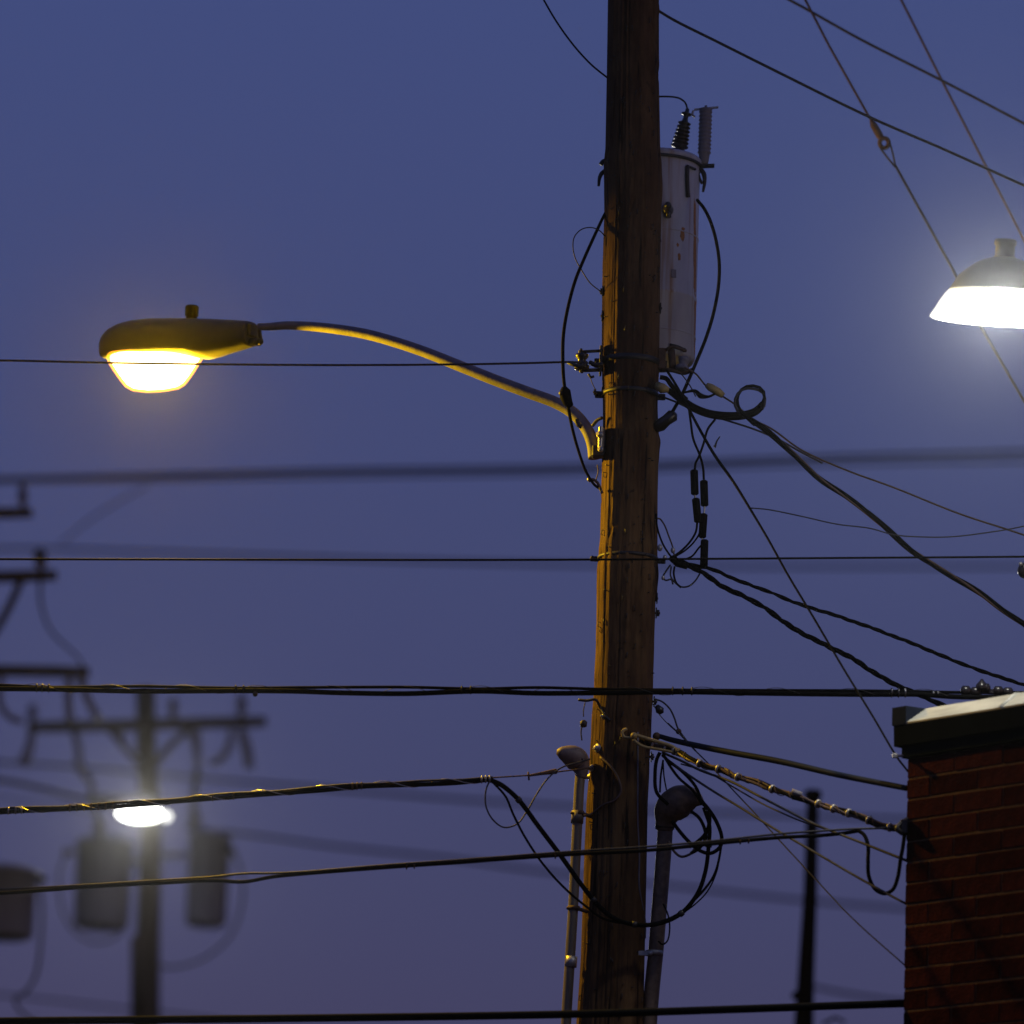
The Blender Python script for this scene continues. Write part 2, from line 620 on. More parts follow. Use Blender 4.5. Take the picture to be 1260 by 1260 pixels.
# high voltage bushing with sheds
b0, b1 = P(834, 190, TY), P(846, 134, TY)
ax = (b1-b0); L_ = ax.length
prof = [(0, S(11)), (.02, S(10)), (.03, S(6))]
for k in range(7):
    z = .035+k*(L_*.68-.035)/6.5
    R2 = S(11.5-k*.5)
    prof += [(z, S(5)), (z+.006, R2*.9), (z+.012, R2), (z+.017, S(5.3))]
prof += [(L_*.74, S(4)), (L_*.80, S(3.2)), (L_*.86, S(3.2)), (L_*.87, S(6.5)), (L_*.90, S(6.5)), (L_*.91, S(3)), (L_, S(2.4))]
mb = MB(); mb.lathe(b0, ax, prof, 24)
build('bushing', mb, PORC, trf)
# lightning arrester on its bracket
a0, a1 = P(866, 203, TY-.03), P(868.5, 134, TY-.03)
ax = a1-a0; L_ = ax.length
prof = [(0, S(5)), (.02, S(6)), (L_*.18, S(7))]
for k in range(11):
    z = L_*.2+k*L_*.072
    prof += [(z, S(7.6)), (z+L_*.02, S(8.8)), (z+L_*.04, S(7.6))]
prof += [(L_*.985, S(8.6)), (L_, S(8)), (L_*1.0, S(2)), (L_*1.06, S(1.6))]
mb = MB(); mb.lathe(a0, ax, prof, 24)
ar = build('surge_arrester', mb, POLY, trf)
mb = MB()
mb.box(P(869, 133.5, TY-.03), (P(882, 132.5, TY-.03)-P(852, 135.5, TY-.03))/2, Vector((0, .008, 0)), Vector((0, 0, .004)))
mb.tube(smooth([P(853, 136, TY-.03), P(852, 141, TY-.03), P(855, 144, TY-.03)]), S(1.6), 6)
build('top_strap', mb, PALEMET, trf)
mb = MB()
mb.box(P(866, 204.5, TY-.03), (P(878, 204, TY-.03)-P(852, 205, TY-.03))/2, Vector((0, .02, 0)), Vector((0, 0, .006)))
mb.tube(smooth([P(862, 207, TY-.05), P(866, 214, TY-.05), P(867, 224, TY-.05), P(865, 236, TY-.05)]), [S(2.6), S(3.2), S(2.4), S(1.6)], 8)
mb.tube(smooth([P(858, 208, TY-.05), P(861, 220, TY-.05), P(864, 226, TY-.05)]), S(2), 6)
build('arrester_bracket', mb, DARKMET, trf)


def on_tank(px, py, lift=0.0):
    x = P(px, py, TY-.2).x-tc_.x
    x = max(-rad*.99, min(rad*.99, x))
    return Vector((tc_.x+x, TY-math.sqrt(rad*rad-x*x)-lift, P(px, py, TY-.15).z))


mb = MB()
mb.tube(smooth([on_tank(846, 206, .012), on_tank(846, 225, .015), on_tank(847, 244, .015)]), S(2.6), 8)
mb.tube([on_tank(846, 206, .012), on_tank(856, 207, .02)], S(1.8), 8)
build('lifting_lug', mb, DARKMET, trf)
mb = MB()
q = on_tank(821, 262)
mb.ball(q+Vector((0, -.015, 0)), S(6), 14, 1.3)
mb.lathe(q+Vector((0, .01, 0)), Vector((0, -1, 0)), [(0, S(8)), (.02, S(7)), (.06, S(4)), (.09, S(4.5)), (.10, S(2))], 14)
mb.tube([q+Vector((0, -.02, 0)), q+Vector((.008, -.02, -.05))], S(3.2), 8)
build('secondary_bushing', mb, PORC, trf)
# rust blotches left by fasteners: thin crusts on the tank wall
for (px, py, wx, wy) in ((840, 291, 3.6, 9), (836, 318, 2.4, 6), (841, 283, 2.6, 2.5), (856, 300, 2.4, 75), (857, 395, 2.2, 50), (834, 304, 2, 3)):
    mb = MB()
    pts = []
    rr = random.Random(px+py)
    n = 22
    rings2 = []
    for lift, k in ((-.003, 1.0), (.0012, .96), (.002, .8)):
        ring = []
        for j in range(n):
            th = 2*math.pi*j/n
            f = k*(.8+.35*noise.noise(Vector((math.cos(th)*2, math.sin(th)*2, px*.3))))
            ring.append(on_tank(px+wx*f*math.cos(th), py+wy*f*math.sin(th), lift))
        rings2.append(ring)
    mb.ring_loft(rings2)
    build('rust_patch', mb, RUST, trf)
for zf in (.12, .62):
    mb = MB()
    mb.lathe(Vector((tc_.x, TY, zb+h_t*zf)), Vector((0, 0, 1)), [(-.004, rad-.002), (-.002, rad+.003), (.002, rad+.003), (.004, rad-.002)], 64)
    build('weld_seam', mb, TANK, trf)
mb = MB()
q = [on_tank(826, 335, .002), on_tank(832, 335, .002), on_tank(832, 345, .002), on_tank(826, 345, .002)]
mb.ring_loft([q, [v+Vector((0, -.003, 0)) for v in q]])
build('name_plate', mb, ARM, trf)
# pole mounting brackets (seen peeping out on the left of the pole)
for py, wd in ((214, .05), (400, .03)):
    z = tz(py)
    mb = MB()
    mb.box(Vector((P(778, py).x, 25.2, z)), Vector((.115, 0, 0)), Vector((0, .05, 0)), Vector((0, 0, .022)), .004)
    if wd > .04:
        mb.tube(smooth([P(752, 197, 25.1), P(742, 199, 25.06), P(739, 203, 25.06)]), S(3), 8)
        mb.tube(smooth([P(752, 210, 25.1), P(742, 212, 25.05), P(738, 218, 25.03), P(736.5, 229, 25.03)]), [S(3.6), S(3), S(2.4), S(1.6)], 8)
    build('mounting_bracket', mb, DARKMET, trf)
mb = MB()
mb.tube(smooth([on_tank(824, 428, .01), on_tank(833, 430, .03), on_tank(842, 432, .03)]), S(1.8), 6)
mb.ball(on_tank(842, 433, .03), S(3), 8)
build('drain_valve', mb, DARKMET, trf)

# ------------------------------------------------------------------ clevis racks on both sides of the pole
rk = thing('spool_rack', P(738, 444, 24.95), "dark clevis and spool insulator on the pole's left face above the lamp arm", 'insulator rack')
mb = MB()
mb.tube([P(742, 431.5, 24.95), P(712, 433, 24.93)], S(2), 8)
mb.tube([P(742, 455, 24.95), P(713, 456, 24.93)], S(2.4), 8)
mb.tube([P(715, 429, 24.93), P(716, 459, 24.93)], S(1.7), 8)
mb.tube(smooth([P(742, 448, 24.9), P(733, 449, 24.9), P(726, 446, 24.92)]), S(3), 8)
mb.box(P(739, 444, 24.95), Vector((.006, 0, 0)), Vector((0, .03, 0)), Vector((0, 0, .075)), .002)
build('clevis', mb, DARKMET, rk)
mb = MB()
mb.lathe(P(716, 444, 24.93), Vector((0, 0, 1)), [(-.05, S(5)), (-.045, S(9)), (-.025, S(9.5)), (-.012, S(5)), (.006, S(5)), (.02, S(8)), (.034, S(8)), (.04, S(4))], 20)
build('spool', mb, PORC, rk)
mb = MB()
mb.tube(smooth([P(699, 446, 24.9), P(706, 449, 24.88), P(716, 450, 24.88), P(722, 446, 24.9)]), S(2.3), 8)
mb.tube(smooth([P(724, 460, 24.9), P(727, 464, 24.9), P(731, 463, 24.9)]), S(1.6), 6)
mb.tube(smooth([P(726, 464, 24.9), P(729, 472, 24.9), P(733, 480, 24.92)]), S(.6), 5)
build('tie_wire', mb, DARKMET, rk)
rk2 = thing('spool_rack', P(812, 444, 25.0), 'rusty clevis rack with pale insulator on the right of the wooden pole below the transformer', 'insulator rack')
mb = MB()
mb.box(P(814, 443, 25.0), Vector((.02, 0, 0)), Vector((0, .04, 0)), Vector((0, 0, .055)), .004)
mb.tube(smooth([P(815, 434, 24.98), P(826, 427, 24.95), P(836, 429, 24.95), P(845, 432, 24.95)]), S(2), 8)
mb.tube(smooth([P(815, 455, 24.98), P(828, 456, 24.95), P(842, 459, 24.95), P(852, 455, 24.95)]), S(2.6), 8)
mb.tube([P(826, 430, 24.97), P(828, 457, 24.97)], S(4.5), 8)
build('clevis', mb, RUSTMET, rk2)
mb = MB()
mb.lathe(P(841, 447, 24.95), Vector((.2, 0, 1)), [(-.04, S(4)), (-.034, S(9)), (-.016, S(8)), (-.006, S(5)), (.01, S(7)), (.026, S(8)), (.036, S(4))], 20)
build('spool', mb, ARM, rk2)

# ------------------------------------------------------------------ street lamp on its curved arm
def LY(px): return 25.0+(740-px)/550*.92
lampo = P(738, 540, 24.97)
lamp = thing('street_lamp', lampo, 'street lamp glowing orange at the end of a long curved arm on the pole', 'street lamp')
armpx = [(318, 402), (330, 402), (352, 400.5), (380, 401.5), (410, 404.5), (450, 411), (490, 422), (525, 434), (560, 448), (610, 468), (650, 483), (685, 496), (705, 508), (718, 522), (726, 536), (730, 550), (731.5, 564)]
pts = smooth([P(x, y, LY(x)) for x, y in armpx])
mb = MB(); mb.tube(pts, [S(4.5), S(5.2), S(6), S(6.6), S(6.8), S(7), S(7.2), S(7.4), S(7.6), S(7.8), S(7.8)], 20)
build('arm', mb, ARM, lamp)
mb = MB()
c = P(741, 541, 24.93)
mb.box(c, Vector((.010, -.004, 0)), Vector((.012, .045, 0)), Vector((0, 0, .062)), .005)
mb.lathe(P(739, 535, 24.88), Vector((-.8, -1, 0)), [(0, .019), (.012, .019), (.012, .012), (.026, .010)], 8)
mb.lathe(P(740, 553, 24.88), Vector((-.8, -1, 0)), [(0, .015), (.012, .015), (.012, .010), (.022, .008)], 8)
build('pole_plate', mb, PALEMET, lamp)
mb = MB()
mb.box(P(736, 556, 24.95), Vector((.032, 0, 0)), Vector((0, .03, 0)), Vector((0, 0, .030)), .006)
build('clamp_block', mb, DARKMET, lamp)
mb = MB()
mb.tube(smooth([P(729, 524, 24.97), P(735, 517, 24.95), P(741, 514, 24.93)]), S(2.2), 8)
build('wire_clip', mb, DARKMET, lamp)
mb = MB()
mb.tube(smooth([P(709, 516, 24.95), P(712, 523, 24.95), P(716, 525, 24.95)]), S(3), 8)
build('grommet', mb, DARKMET, lamp)
# housing lofted along the arm direction: (px, top, bottom, half width m)
st = [(125.5, 426, 434, .02), (127, 417, 440, .055), (131, 411, 442, .08), (140, 403.5, 442.5, .115), (152, 398, 442.5, .14), (168, 394, 442, .155), (190, 392, 441.5, .165),
      (215, 391.8, 441, .165), (240, 392, 440.5, .16), (250, 392.3, 441.5, .155), (262, 392.6, 439, .148), (280, 393.5, 433.5, .13), (295, 394.2, 429.5, .115), (306, 395, 426, .105), (310, 396, 425, .10)]
DIR = (P(250, 420, LY(250))-P(190, 420, LY(190))); DIR.z = 0; DIR.normalize()
_L = Vector((-DIR.y, DIR.x, 0))
AR = math.radians(9)
LAT = _L*math.cos(AR) + Vector((0, 0, math.sin(AR)))
UPT = Vector((0, 0, math.cos(AR))) - _L*math.sin(AR)
rings = []
sn, cs = math.sin(PITCH-AR), math.cos(PITCH-AR)
for px, yt, yb, hw in st:
    ct = P(px, (yt+yb)/2, LY(px))
    hv = S((yb-yt)/2, 25.9)
    hz = math.sqrt(max(hv*hv-(hw*sn)**2, (hv*.45)**2))/cs
    ring = []
    for j in range(36):
        th = 2*math.pi*j/36
        cx, cz = math.cos(th), math.sin(th)
        e = .55 if cz < 0 else .8
        ring.append(ct + LAT*hw*math.copysign(abs(cx)**e, cx) + UPT*hz*math.copysign(abs(cz)**e, cz))
    rings.append(ring)
mb = MB(); mb.ring_loft([list(reversed(r)) for r in rings])
build('housing', mb, HOUSE, lamp)
# rear opening rim, latch and hinge
mb = MB()
mb.box(P(312, 407, LY(312)), DIR*.012, LAT*.06, Vector((0, 0, .035)), .006)
mb.tube([P(314, 421, LY(314)) - LAT*.05, P(314, 421, LY(314)) + LAT*.05], S(4.2), 10)
mb.tube([P(319, 406, LY(319)), P(321, 418, LY(320))], S(2.4), 8)
mb.ball(P(320, 420, LY(320)), S(4.6), 10)
build('rear_clamp', mb, DARKMET, lamp)
mb = MB()
mb.lathe(P(235.5, 393, LY(235)), Vector((0, 0, 1)), [(0, S(7.5)), (.004, S(7.5)), (.012, S(6.6)), (.02, S(8.6)), (.066, S(8.8)), (.072, S(8)), (.073, S(2))], 24)
build('photocell', mb, RUBBER, lamp)


def se(v):
    return math.copysign(abs(v)**.62, v)


def bowl(ctrx, scale, mat_, nm, par):
    mb = MB()
    rings = []
    for py, hx, hy in ((434, 56.5, .138), (441, 56.5, .138), (447, 55, .132), (453, 51.5, .116), (461, 46.5, .105), (469, 41, .092), (476, 35.5, .08), (480.5, 28, .062), (482.5, 14, .03)):
        ctr = P(ctrx, 434.5+(py-434.5)*(scale if scale < 1 else 1), LY(ctrx))
        a = S(hx, 25.9)/abs(DIR.x)
        # vertical drop corrected for seeing the rim disc from below
        sh = hy*sn/cs*.9
        ring = [ctr + UPT*sh + DIR*a*scale*se(math.cos(2*math.pi*j/40)) + LAT*hy*scale*se(math.sin(2*math.pi*j/40)) for j in range(40)]
        rings.append(ring)
    mb.ring_loft(rings)
    return build(nm, mb, mat_, par)


bowl(191, 1.0, SODRIM, 'refractor', lamp)
bowl(191, .93, SODIUM, 'lamp_core', lamp)


def point(name, loc, power, col, r, par, aim=None, cone=120):
    l = bpy.data.lights.new(name, 'SPOT' if aim else 'POINT')
    if aim:
        l.spot_size, l.spot_blend = math.radians(cone), .35
    l.energy, l.color, l.shadow_soft_size = power, col, r
    o = bpy.data.objects.new(name, l)
    sc.collection.objects.link(o)
    o.parent = par
    o.location = loc-ORG[par.name]
    if aim:
        o.rotation_euler = Vector(aim).to_track_quat('-Z', 'Y').to_euler()
    return o


point('sodium_light', P(191, 459, LY(191)), 860, (1, .60, .006), .08, lamp)

# ------------------------------------------------------------------ white area lamp at the right edge
WY = 23.3
dk = thing('area_lamp', P(1500, 250, WY), 'bright white dome shaped lamp cut by the right edge above the brick building', 'area lamp')
c0 = P(1231, 402, WY)
tilt = Vector((.03, -math.sin(math.radians(10.5)), math.cos(math.radians(10.5)))).normalized()
def hz(py): return S(398-py, WY)
def sh_prof(q): return [(hz(y), S(x, WY)) for y, x in q]
mb = MB()
mb.lathe(c0, tilt, sh_prof([(357, 66), (354, 66), (346, 61), (337, 56), (331, 49.5), (326, 43), (320, 35), (316, 27), (313, 17), (311, 12)]), 64)
build('reflector_dome', mb, mat('grey_reflector_shell', (.13, .135, .07), .6, .0, var=.25, vscale=8), dk)
mb = MB()
mb.lathe(c0, tilt, sh_prof([(313, 14.5), (309, 12.2), (297, 12.2), (296, 13.8), (291, 13.8), (289, 12), (289, 2)]), 32)
build('photocell', mb, HOUSE, dk)
mb = MB()
mb.lathe(c0, tilt, sh_prof([(391, 60), (391, 86.5), (390, 88.5), (388, 88), (379, 82.5), (369, 77), (360, 71), (355, 66.5)]), 64)
build('acrylic_skirt', mb, WHITER, dk)
mb = MB()
mb.lathe(c0, tilt, sh_prof([(390.5, 30), (390.5, 84.5), (389, 86), (379, 78.5), (369, 71), (363, 66), (360, 62), (359, 50)]), 64)
build('lamp_core', mb, WHITEC, dk)
mb = MB()
mb.tube(smooth([P(1249, 322, WY-.08), P(1256, 329, WY-.10), P(1261, 340, WY-.10), P(1266, 352, WY-.08)]), S(2.0, WY), 8)
build('bail_wire', mb, PALEMET, dk)
mb = MB()
mb.tube(smooth([P(1290, 335, WY), P(1330, 332, WY), P(1400, 318, WY), P(1480, 300, WY)]), S(8, WY), 14)
build('arm', mb, ARM, dk)
point('white_light', P(1231, 384, WY), 170, (1, .98, .86), .06, dk, (.1, -.25, -.96), 110)
point('white_halo_light', P(1231, 376, WY-.1), 2400, (.97, .98, .95), .06, dk, (0, -.97, -.22), 44)  # extra spot aimed at the viewer, added only to strengthen the lamp's halo
# its own wooden pole out of frame to the right
t0 = P(1500, 200, WY)
o2 = thing('lamp_pole', Vector((t0.x, t0.y, 0)), 'wooden pole beyond the right edge that carries the white area lamp', 'pole')
mb = MB(); mb.tube([Vector((t0.x+.08, WY, 0)), Vector((t0.x+.08, WY, 11.5))], [.16, .12], 24)
build('shaft', mb, WOOD, o2)

# ------------------------------------------------------------------ brick building
CY = 23.8
corner = P(1116.5, 945, CY)
corner.z = 0
dR = Vector((.665, -.747, 0)).normalized()      # wall running right and towards the viewer
dB = Vector((.747, .665, 0)).normalized()       # hidden side wall running away
NW = Vector((-.747, -.665, 0)).normalized()     # outward normal of the seen wall
NB = Vector((-.665, .747, 0)).normalized()
ztop = P(1116.5, 932, CY).z
bld = thing('brick_building', corner.copy(), 'dark red brick building corner with metal roof edge at the lower right', 'building')
LR, LB = 9.0, 8.0
CH, BLEN, BED, HEAD = .1000, .305, .011, .0035
mb = MB()
nb = .0035


def prism(mb, base, z0, z1):
    b = len(mb.v)
    n = len(base)
    for z in (z0, z1):
        for p in base:
            mb.v.append(Vector((p.x, p.y, z)))
    for i in range(n):
        j = (i+1) % n
        mb.flat.add(len(mb.f)); mb.f.append((b+i, b+j, b+n+j, b+n+i))
    mb.flat.add(len(mb.f)); mb.f.append(tuple(b+n+i for i in range(n)))
    mb.flat.add(len(mb.f)); mb.f.append(tuple(b+i for i in reversed(range(n))))


ci = corner-NW*nb-NB*nb
prism(mb, [ci, ci+dR*LR, ci+dR*LR+dB*LB, ci+dB*LB], 0, ztop)
wall = build('wall', mb, MORTAR, bld)
# brick meshes shared by all the bricks: local x along wall, y depth, z height
def brick_mesh(name, L, H, D, seed):
    rr = random.Random(seed)
    b = MB()
    b.box(Vector((L/2, 0, 0)), Vector((L/2, 0, 0)), Vector((0, D/2, 0)), Vector((0, 0, H/2)), .003)
    for i, v in enumerate(b.v):
        b.v[i] = v+Vector((rr.uniform(-1, 1), rr.uniform(-1, 1), rr.uniform(-1, 1)))*.0012
    me = bpy.data.meshes.new(name)
    me.from_pydata([tuple(v) for v in b.v], [], b.f)
    me.materials.append(BRICK)
    return me


BM = [brick_mesh('brick', BLEN-HEAD, CH-BED, .09, s) for s in range(4)]
BH = brick_mesh('brick_end', .15-HEAD, CH-BED, .09, 9)
ncourse = int(ztop/CH)+1
rot = math.atan2(dR.y, dR.x)
rotB = math.atan2(dB.y, dB.x)
cnt = 0
rest = MB()
for k in range(ncourse):
    z = ztop-.004-CH*(k+.5)
    if z < .05:
        break
    s = 0.0
    odd = k % 2
    first = True
    while s < LR-.1:
        L = .15 if (first and odd) else BLEN
        push = random.uniform(-.0015, .0015)
        if k < 22 and s < 3.0:
            o = bpy.data.objects.new('brick', BH if (first and odd) else BM[random.randrange(4)])
            loc = corner+dR*s-NW*(.045-push); loc.z = z+random.uniform(-.001, .001)
            o.location = loc-ORG[wall.name]
            o.rotation_euler = (0, random.uniform(-.003, .003), rot)
            link(o, wall)
            cnt += 1
        else:
            cc = corner+dR*(s+(L-HEAD)/2)-NW*(.045-push); cc.z = z
            rest.box(cc, dR*(L-HEAD)/2, NW*.045, Vector((0, 0, (CH-BED)/2)))
        s += L
        first = False
    s = .155 if odd else .10
    while s < LB-.1:
        cc = corner+dB*(s+(BLEN-HEAD)/2)-NB*.045; cc.z = z
        rest.box(cc, dB*(BLEN-HEAD)/2, NB*.045, Vector((0, 0, (CH-BED)/2)))
        s += BLEN
build('brickwork', rest, BRICK, wall, kind='stuff')


def edge_strip(prof, nm, m_, wav=0.0):
    """sweep a profile (out, z) round the corner along both walls"""
    mb = MB()
    n = len(prof)
    rings = []
    stn = [('B', LB), ('B', LB*.5), ('C', 0)] + [('R', LR*i/24) for i in range(1, 25)]
    for kd, s in stn:
        ring = []
        for o_, z in prof:
            dz = wav*noise.noise(Vector((s*2.2, z*3, .3)))
            if kd == 'B':
                p = corner+dB*s+NB*o_
            elif kd == 'C':
                p = corner+NW*o_+NB*o_
            else:
                p = corner+dR*s+NW*(o_+dz)
            ring.append(Vector((p.x, p.y, z+dz*.6)))
        rings.append(ring)
    mb.ring_loft(rings)
    mb.flat = set(range(len(mb.f)))
    return build(nm, mb, m_, bld)


e1 = S(3.5*1.0, CY)*1.0
za = ztop
edge_strip([(-.05, za-.004), (.020, za-.004), (.020, za+.050), (-.05, za+.050)], 'soffit_trim', FASCIA)
edge_strip([(-.05, za+.050), (.046, za+.050), (.048, za+.150), (-.05, za+.150)], 'fascia', FASCIA)
cp = MB()
cprof = [(-.05, za+.150), (.052, za+.150), (.053, za+.158), (-.055, za+.238), (-.075, za+.241), (-.30, za+.22), (-.30, za+.15)]
rings = []
for i in range(40):
    s_ = .035+(LR-.035)*(i/39)**1.6
    ring = []
    for o_, z in cprof:
        dz = .005*noise.noise(Vector((s_*2.6, z*3, .3)))+.002*noise.noise(Vector((s_*11, z*3, .3)))
        p = corner+dR*s_+NW*(o_+dz)
        ring.append(Vector((p.x, p.y, z+dz*.6)))
    rings.append(ring)
cp.ring_loft(rings)
cp.flat = set(range(len(cp.f)))
build('coping', cp, COPE, bld)
cp = MB()
prism(cp, [corner+NW*.054+NB*.054, corner+NW*.054+dR*.036, corner-NW*.06+dR*.062, corner-NW*.3+dR*.062, corner-NW*.3+NB*.054], za+.150, za+.236)
build('corner_cap', cp, mat('blue_grey_corner_cap', (.022, .028, .045), .7, .0, var=.3, vscale=12, spec=0), bld)
for k in range(1, 4):
    cp = MB()
    sj = .035+k*1.6-1.0
    ring0 = [corner+dR*(sj-.012)+NW*(o_+.0025)+Vector((0, 0, z-corner.z+.0025)) for o_, z in cprof[1:5]]
    ring1 = [v+dR*.024 for v in ring0]
    ring2 = [v-Vector((0, 0, .02))-NW*.012 for v in ring1]
    ring3 = [v-dR*.024 for v in ring2]
    cp.ring_loft([ring0, ring1, ring2, ring3], cap=False, closed=False)
    build('coping_joint', cp, COPE, bld)
edge_strip([(-.30, za+.150), (-.10, za+.150), (-.10, za+.20), (-.30, za+.20)], 'parapet_core', FASCIA)
mb = MB()
prism(mb, [corner-NW*.3-NB*.3, corner-NW*.3-NB*.3+dR*LR, corner+dR*LR+dB*LB, corner-NW*.3-NB*.3+dB*LB], ztop-.1, ztop+.08)
build('roof', mb, ROOFM, bld)
mb = MB()
mb.box(P(1101, 930, CY-.02), Vector((.012, 0, 0)), Vector((0, .01, 0)), Vector((0, 0, .010)), .002)
mb.tube([P(1101, 930, CY-.02), P(1118, 930, CY+.01)], S(1.5), 6)
build('eye_hook', mb, PALEMET, bld)
mb = MB()
q = P(1112, 1018, CY)
mb.box(q, Vector((.018, 0, 0)), Vector((0, .03, 0)), Vector((0, 0, .035)), .005)
mb.tube(smooth([P(1118, 1008, CY), P(1109, 1013, CY-.02), P(1104, 1020, CY-.03), P(1112, 1026, CY-.02)]), S(3), 8)
build('cable_bracket', mb, DARKMET, bld)

# ------------------------------------------------------------------ conduit risers with weatherheads
r1_ = thing('conduit_riser', Vector((P(700, 1240).x, 24.92, 0)), 'thin pale conduit with mushroom weatherhead on the left side of the wooden pole', 'conduit', 'service conduits on the wooden pole')
cpx = [(715, 946), (713, 965), (711, 1000), (708, 1060), (705, 1120), (701, 1185), (697, 1250), (693, 1340)]
pts = [P(x, y, 24.92) for x, y in cpx]
pts.append(Vector((pts[-1].x-.12, 24.92, 0)))
mb = MB(); mb.tube(smooth(pts), S(6.2), 20)
build('pipe', mb, CONDUIT, r1_)
mb = MB()
a, b = P(707.5, 1003, 24.92), P(706.5, 1016, 24.92)
for q0, q1, rr in ((P(711, 998, 24.92), P(710, 1013, 24.92), 7.6), (P(703, 1177, 24.92), P(702, 1190, 24.92), 7.4)):
    c_ = MB(); c_.tube([q0, q1], S(rr), 20)
    build('coupling', c_, PALEMET if rr < 7.5 else CONDUIT, r1_)
for py, x in ((1003, 714), (1120, 709)):
    c_ = MB(); c_.lathe(P(x-3, py, 24.92), Vector((0, 0, 1)), [(0, S(6.4)), (0, S(7.6)), (.02, S(7.6)), (.02, S(6.4))], 20)
    c_.tube([P(x-6, py-2, 24.9), P(x-12, py-3, 24.9)], S(1.8), 6)
    c_.tube([P(x+2, py-2, 24.9), P(x+14, py+2, 24.92)], S(2.4), 6)
    build('pipe_strap', c_, RUSTMET, r1_)
mb = MB()
hd = P(717, 950, 24.92)
mb.tube(smooth([P(715, 958, 24.92), P(715, 948, 24.92), P(712, 938, 24.92), P(706, 932, 24.9), P(697, 928, 24.88), P(690, 926, 24.87), P(685, 925, 24.87)]),
        [S(6.5), S(8.5), S(13), S(15), S(13.5), S(10), S(7), S(3)], 22)
build('weatherhead', mb, mat('worn_cast_cap', (.20, .15, .13), .6, .1, var=.4, vscale=20), r1_)

mb = MB()
for x, y in ((706, 925), (716, 934), (699, 936)):
    mb.ball(P(x, y, 24.86), S(1.5), 8)
build('cap_screws', mb, DARKMET, r1_, kind='stuff')
r2_ = thing('conduit_riser', Vector((P(800, 1240).x, 24.97, 0)), 'dark wide conduit with a big drooping weatherhead on the right side of the wooden pole', 'conduit', 'service conduits on the wooden pole')
cpx = [(819, 1006), (818, 1030), (815, 1070), (811, 1120), (807, 1170), (802, 1220), (799, 1260), (795, 1340)]
pts = [P(x, y, 24.97) for x, y in cpx]
pts.append(Vector((pts[-1].x-.10, 24.97, 0)))
mb = MB(); mb.tube(smooth(pts), S(9.3), 24)
build('pipe', mb, HOODMET, r2_)
mb = MB()
mb.tube(smooth([P(818, 1022, 24.97), P(819, 1010, 24.96), P(823, 998, 24.94), P(832, 989, 24.9), P(844, 984, 24.88), P(856, 984, 24.86), P(865, 988, 24.85)]),
        [S(9.8), S(12), S(17), S(20), S(20.5), S(17), S(10), S(3)], 24)
build('weatherhead', mb, HOODMET, r2_)
mb = MB()
for x, y in ((826, 985), (840, 975), (850, 1000)):
    mb.ball(P(x, y, 24.83), S(1.6), 8)
build('cap_screws', mb, PALEMET, r2_, kind='stuff')
mb = MB()
mb.lathe(P(818, 1020, 24.97), Vector((0, 0, 1)), [(0, S(9.4)), (0, S(11.6)), (.03, S(11.6)), (.03, S(9.4))], 24)
build('hood_collar', mb, DARKMET, r2_)
mb = MB()
c_ = P(805, 1173, 24.97)
mb.lathe(c_, Vector((0, 0, 1)), [(-.012, S(9.6)), (-.012, S(11)), (.012, S(11)), (.012, S(9.6))], 24)
mb.ball(P(800, 1173, 24.84), S(3.0), 10)
mb.box(P(793, 1173, 24.85), Vector((.03, 0, 0)), Vector((0, .005, 0)), Vector((0, 0, .012)), .002)
build('pipe_strap', mb, PALEMET, r2_)

# ------------------------------------------------------------------ cables and wires
def wire(name, label, cat, pts, r, Y=25.0, m_=RUBBER, group=None, k=6, sides=7, sag=None):
    q = smooth(path(pts, Y), k)
    mb = MB(); mb.tube(q, S(r) if not isinstance(r, (list, tuple)) else [S(x) for x in r], sides)
    return build(name, mb, m_, label=label, cat=cat, group=group)


def cable(name, label, cat, strands, org, group=None):
    """strands: (part name, pts world, radius m, material)"""
    t = thing(name, org, label, cat, group)
    for nm, q, r, m_ in strands:
        mb = MB(); mb.tube(q, r, 7)
        build(nm, mb, m_, t)
    return t


# thin tight cable crossing in front of the pole at mid height
wire('overhead_cable', 'thin taut black cable running level across the whole photo at mid height', 'cable',
     [(-600, 687), (0, 688), (300, 688.6), (630, 689), (820, 688), (1060, 686.4), (1260, 685), (1900, 678)], 1.35, 24.3)
# grey wire tied to the left rack
q = smooth(path([(-600, 438), (0, 443.5), (130, 446.3), (300, 448.6), (430, 449.2), (560, 448.4), (640, 447), (700, 445.5), (716, 446)], (24.6, 24.9)), 30)
cable('overhead_wire', "grey stranded wire passing in front of the orange lamp, tied to the pole's left side", 'wire',
      [('strand', helix(q, S(.75), .05, 2.1*i, .012), S(.85), BROWN if i == 1 else TIRED) for i in range(3)], q[0])

# lashed double cable at y 850
A_ = [(-600, 838), (0, 843), (60, 845.5), (170, 844.5), (290, 846.5), (360, 846), (440, 845.5), (500, 845.5), (590, 847.5), (660, 846), (740, 848), (840, 849), (930, 849.5), (1060, 850), (1130, 851), (1180, 852), (1300, 852), (1900, 846)]
B_ = [(-600, 843), (0, 847.5), (60, 848), (170, 850.5), (290, 850), (360, 850.5), (420, 852.5), (500, 853.5), (590, 850.5), (660, 853), (740, 852.6), (840, 851.5), (930, 853), (1060, 854.5), (1130, 854.5), (1180, 857.5), (1300, 857), (1900, 850)]
LYc = 24.45
qa, qb = smooth(path(A_, LYc), 8), smooth(path(B_, LYc-.01), 8)
lc = thing('lashed_cable', qa[0], 'black pair of lashed cables crossing level before the pole and over the brick roof', 'cable')
mb = MB(); mb.tube(qa, S(1.9), 8); build('messenger_strand', mb, RUBBER, lc)
mb = MB(); mb.tube(qb, S(3.1), 10); build('main_cable', mb, RUBBER, lc)
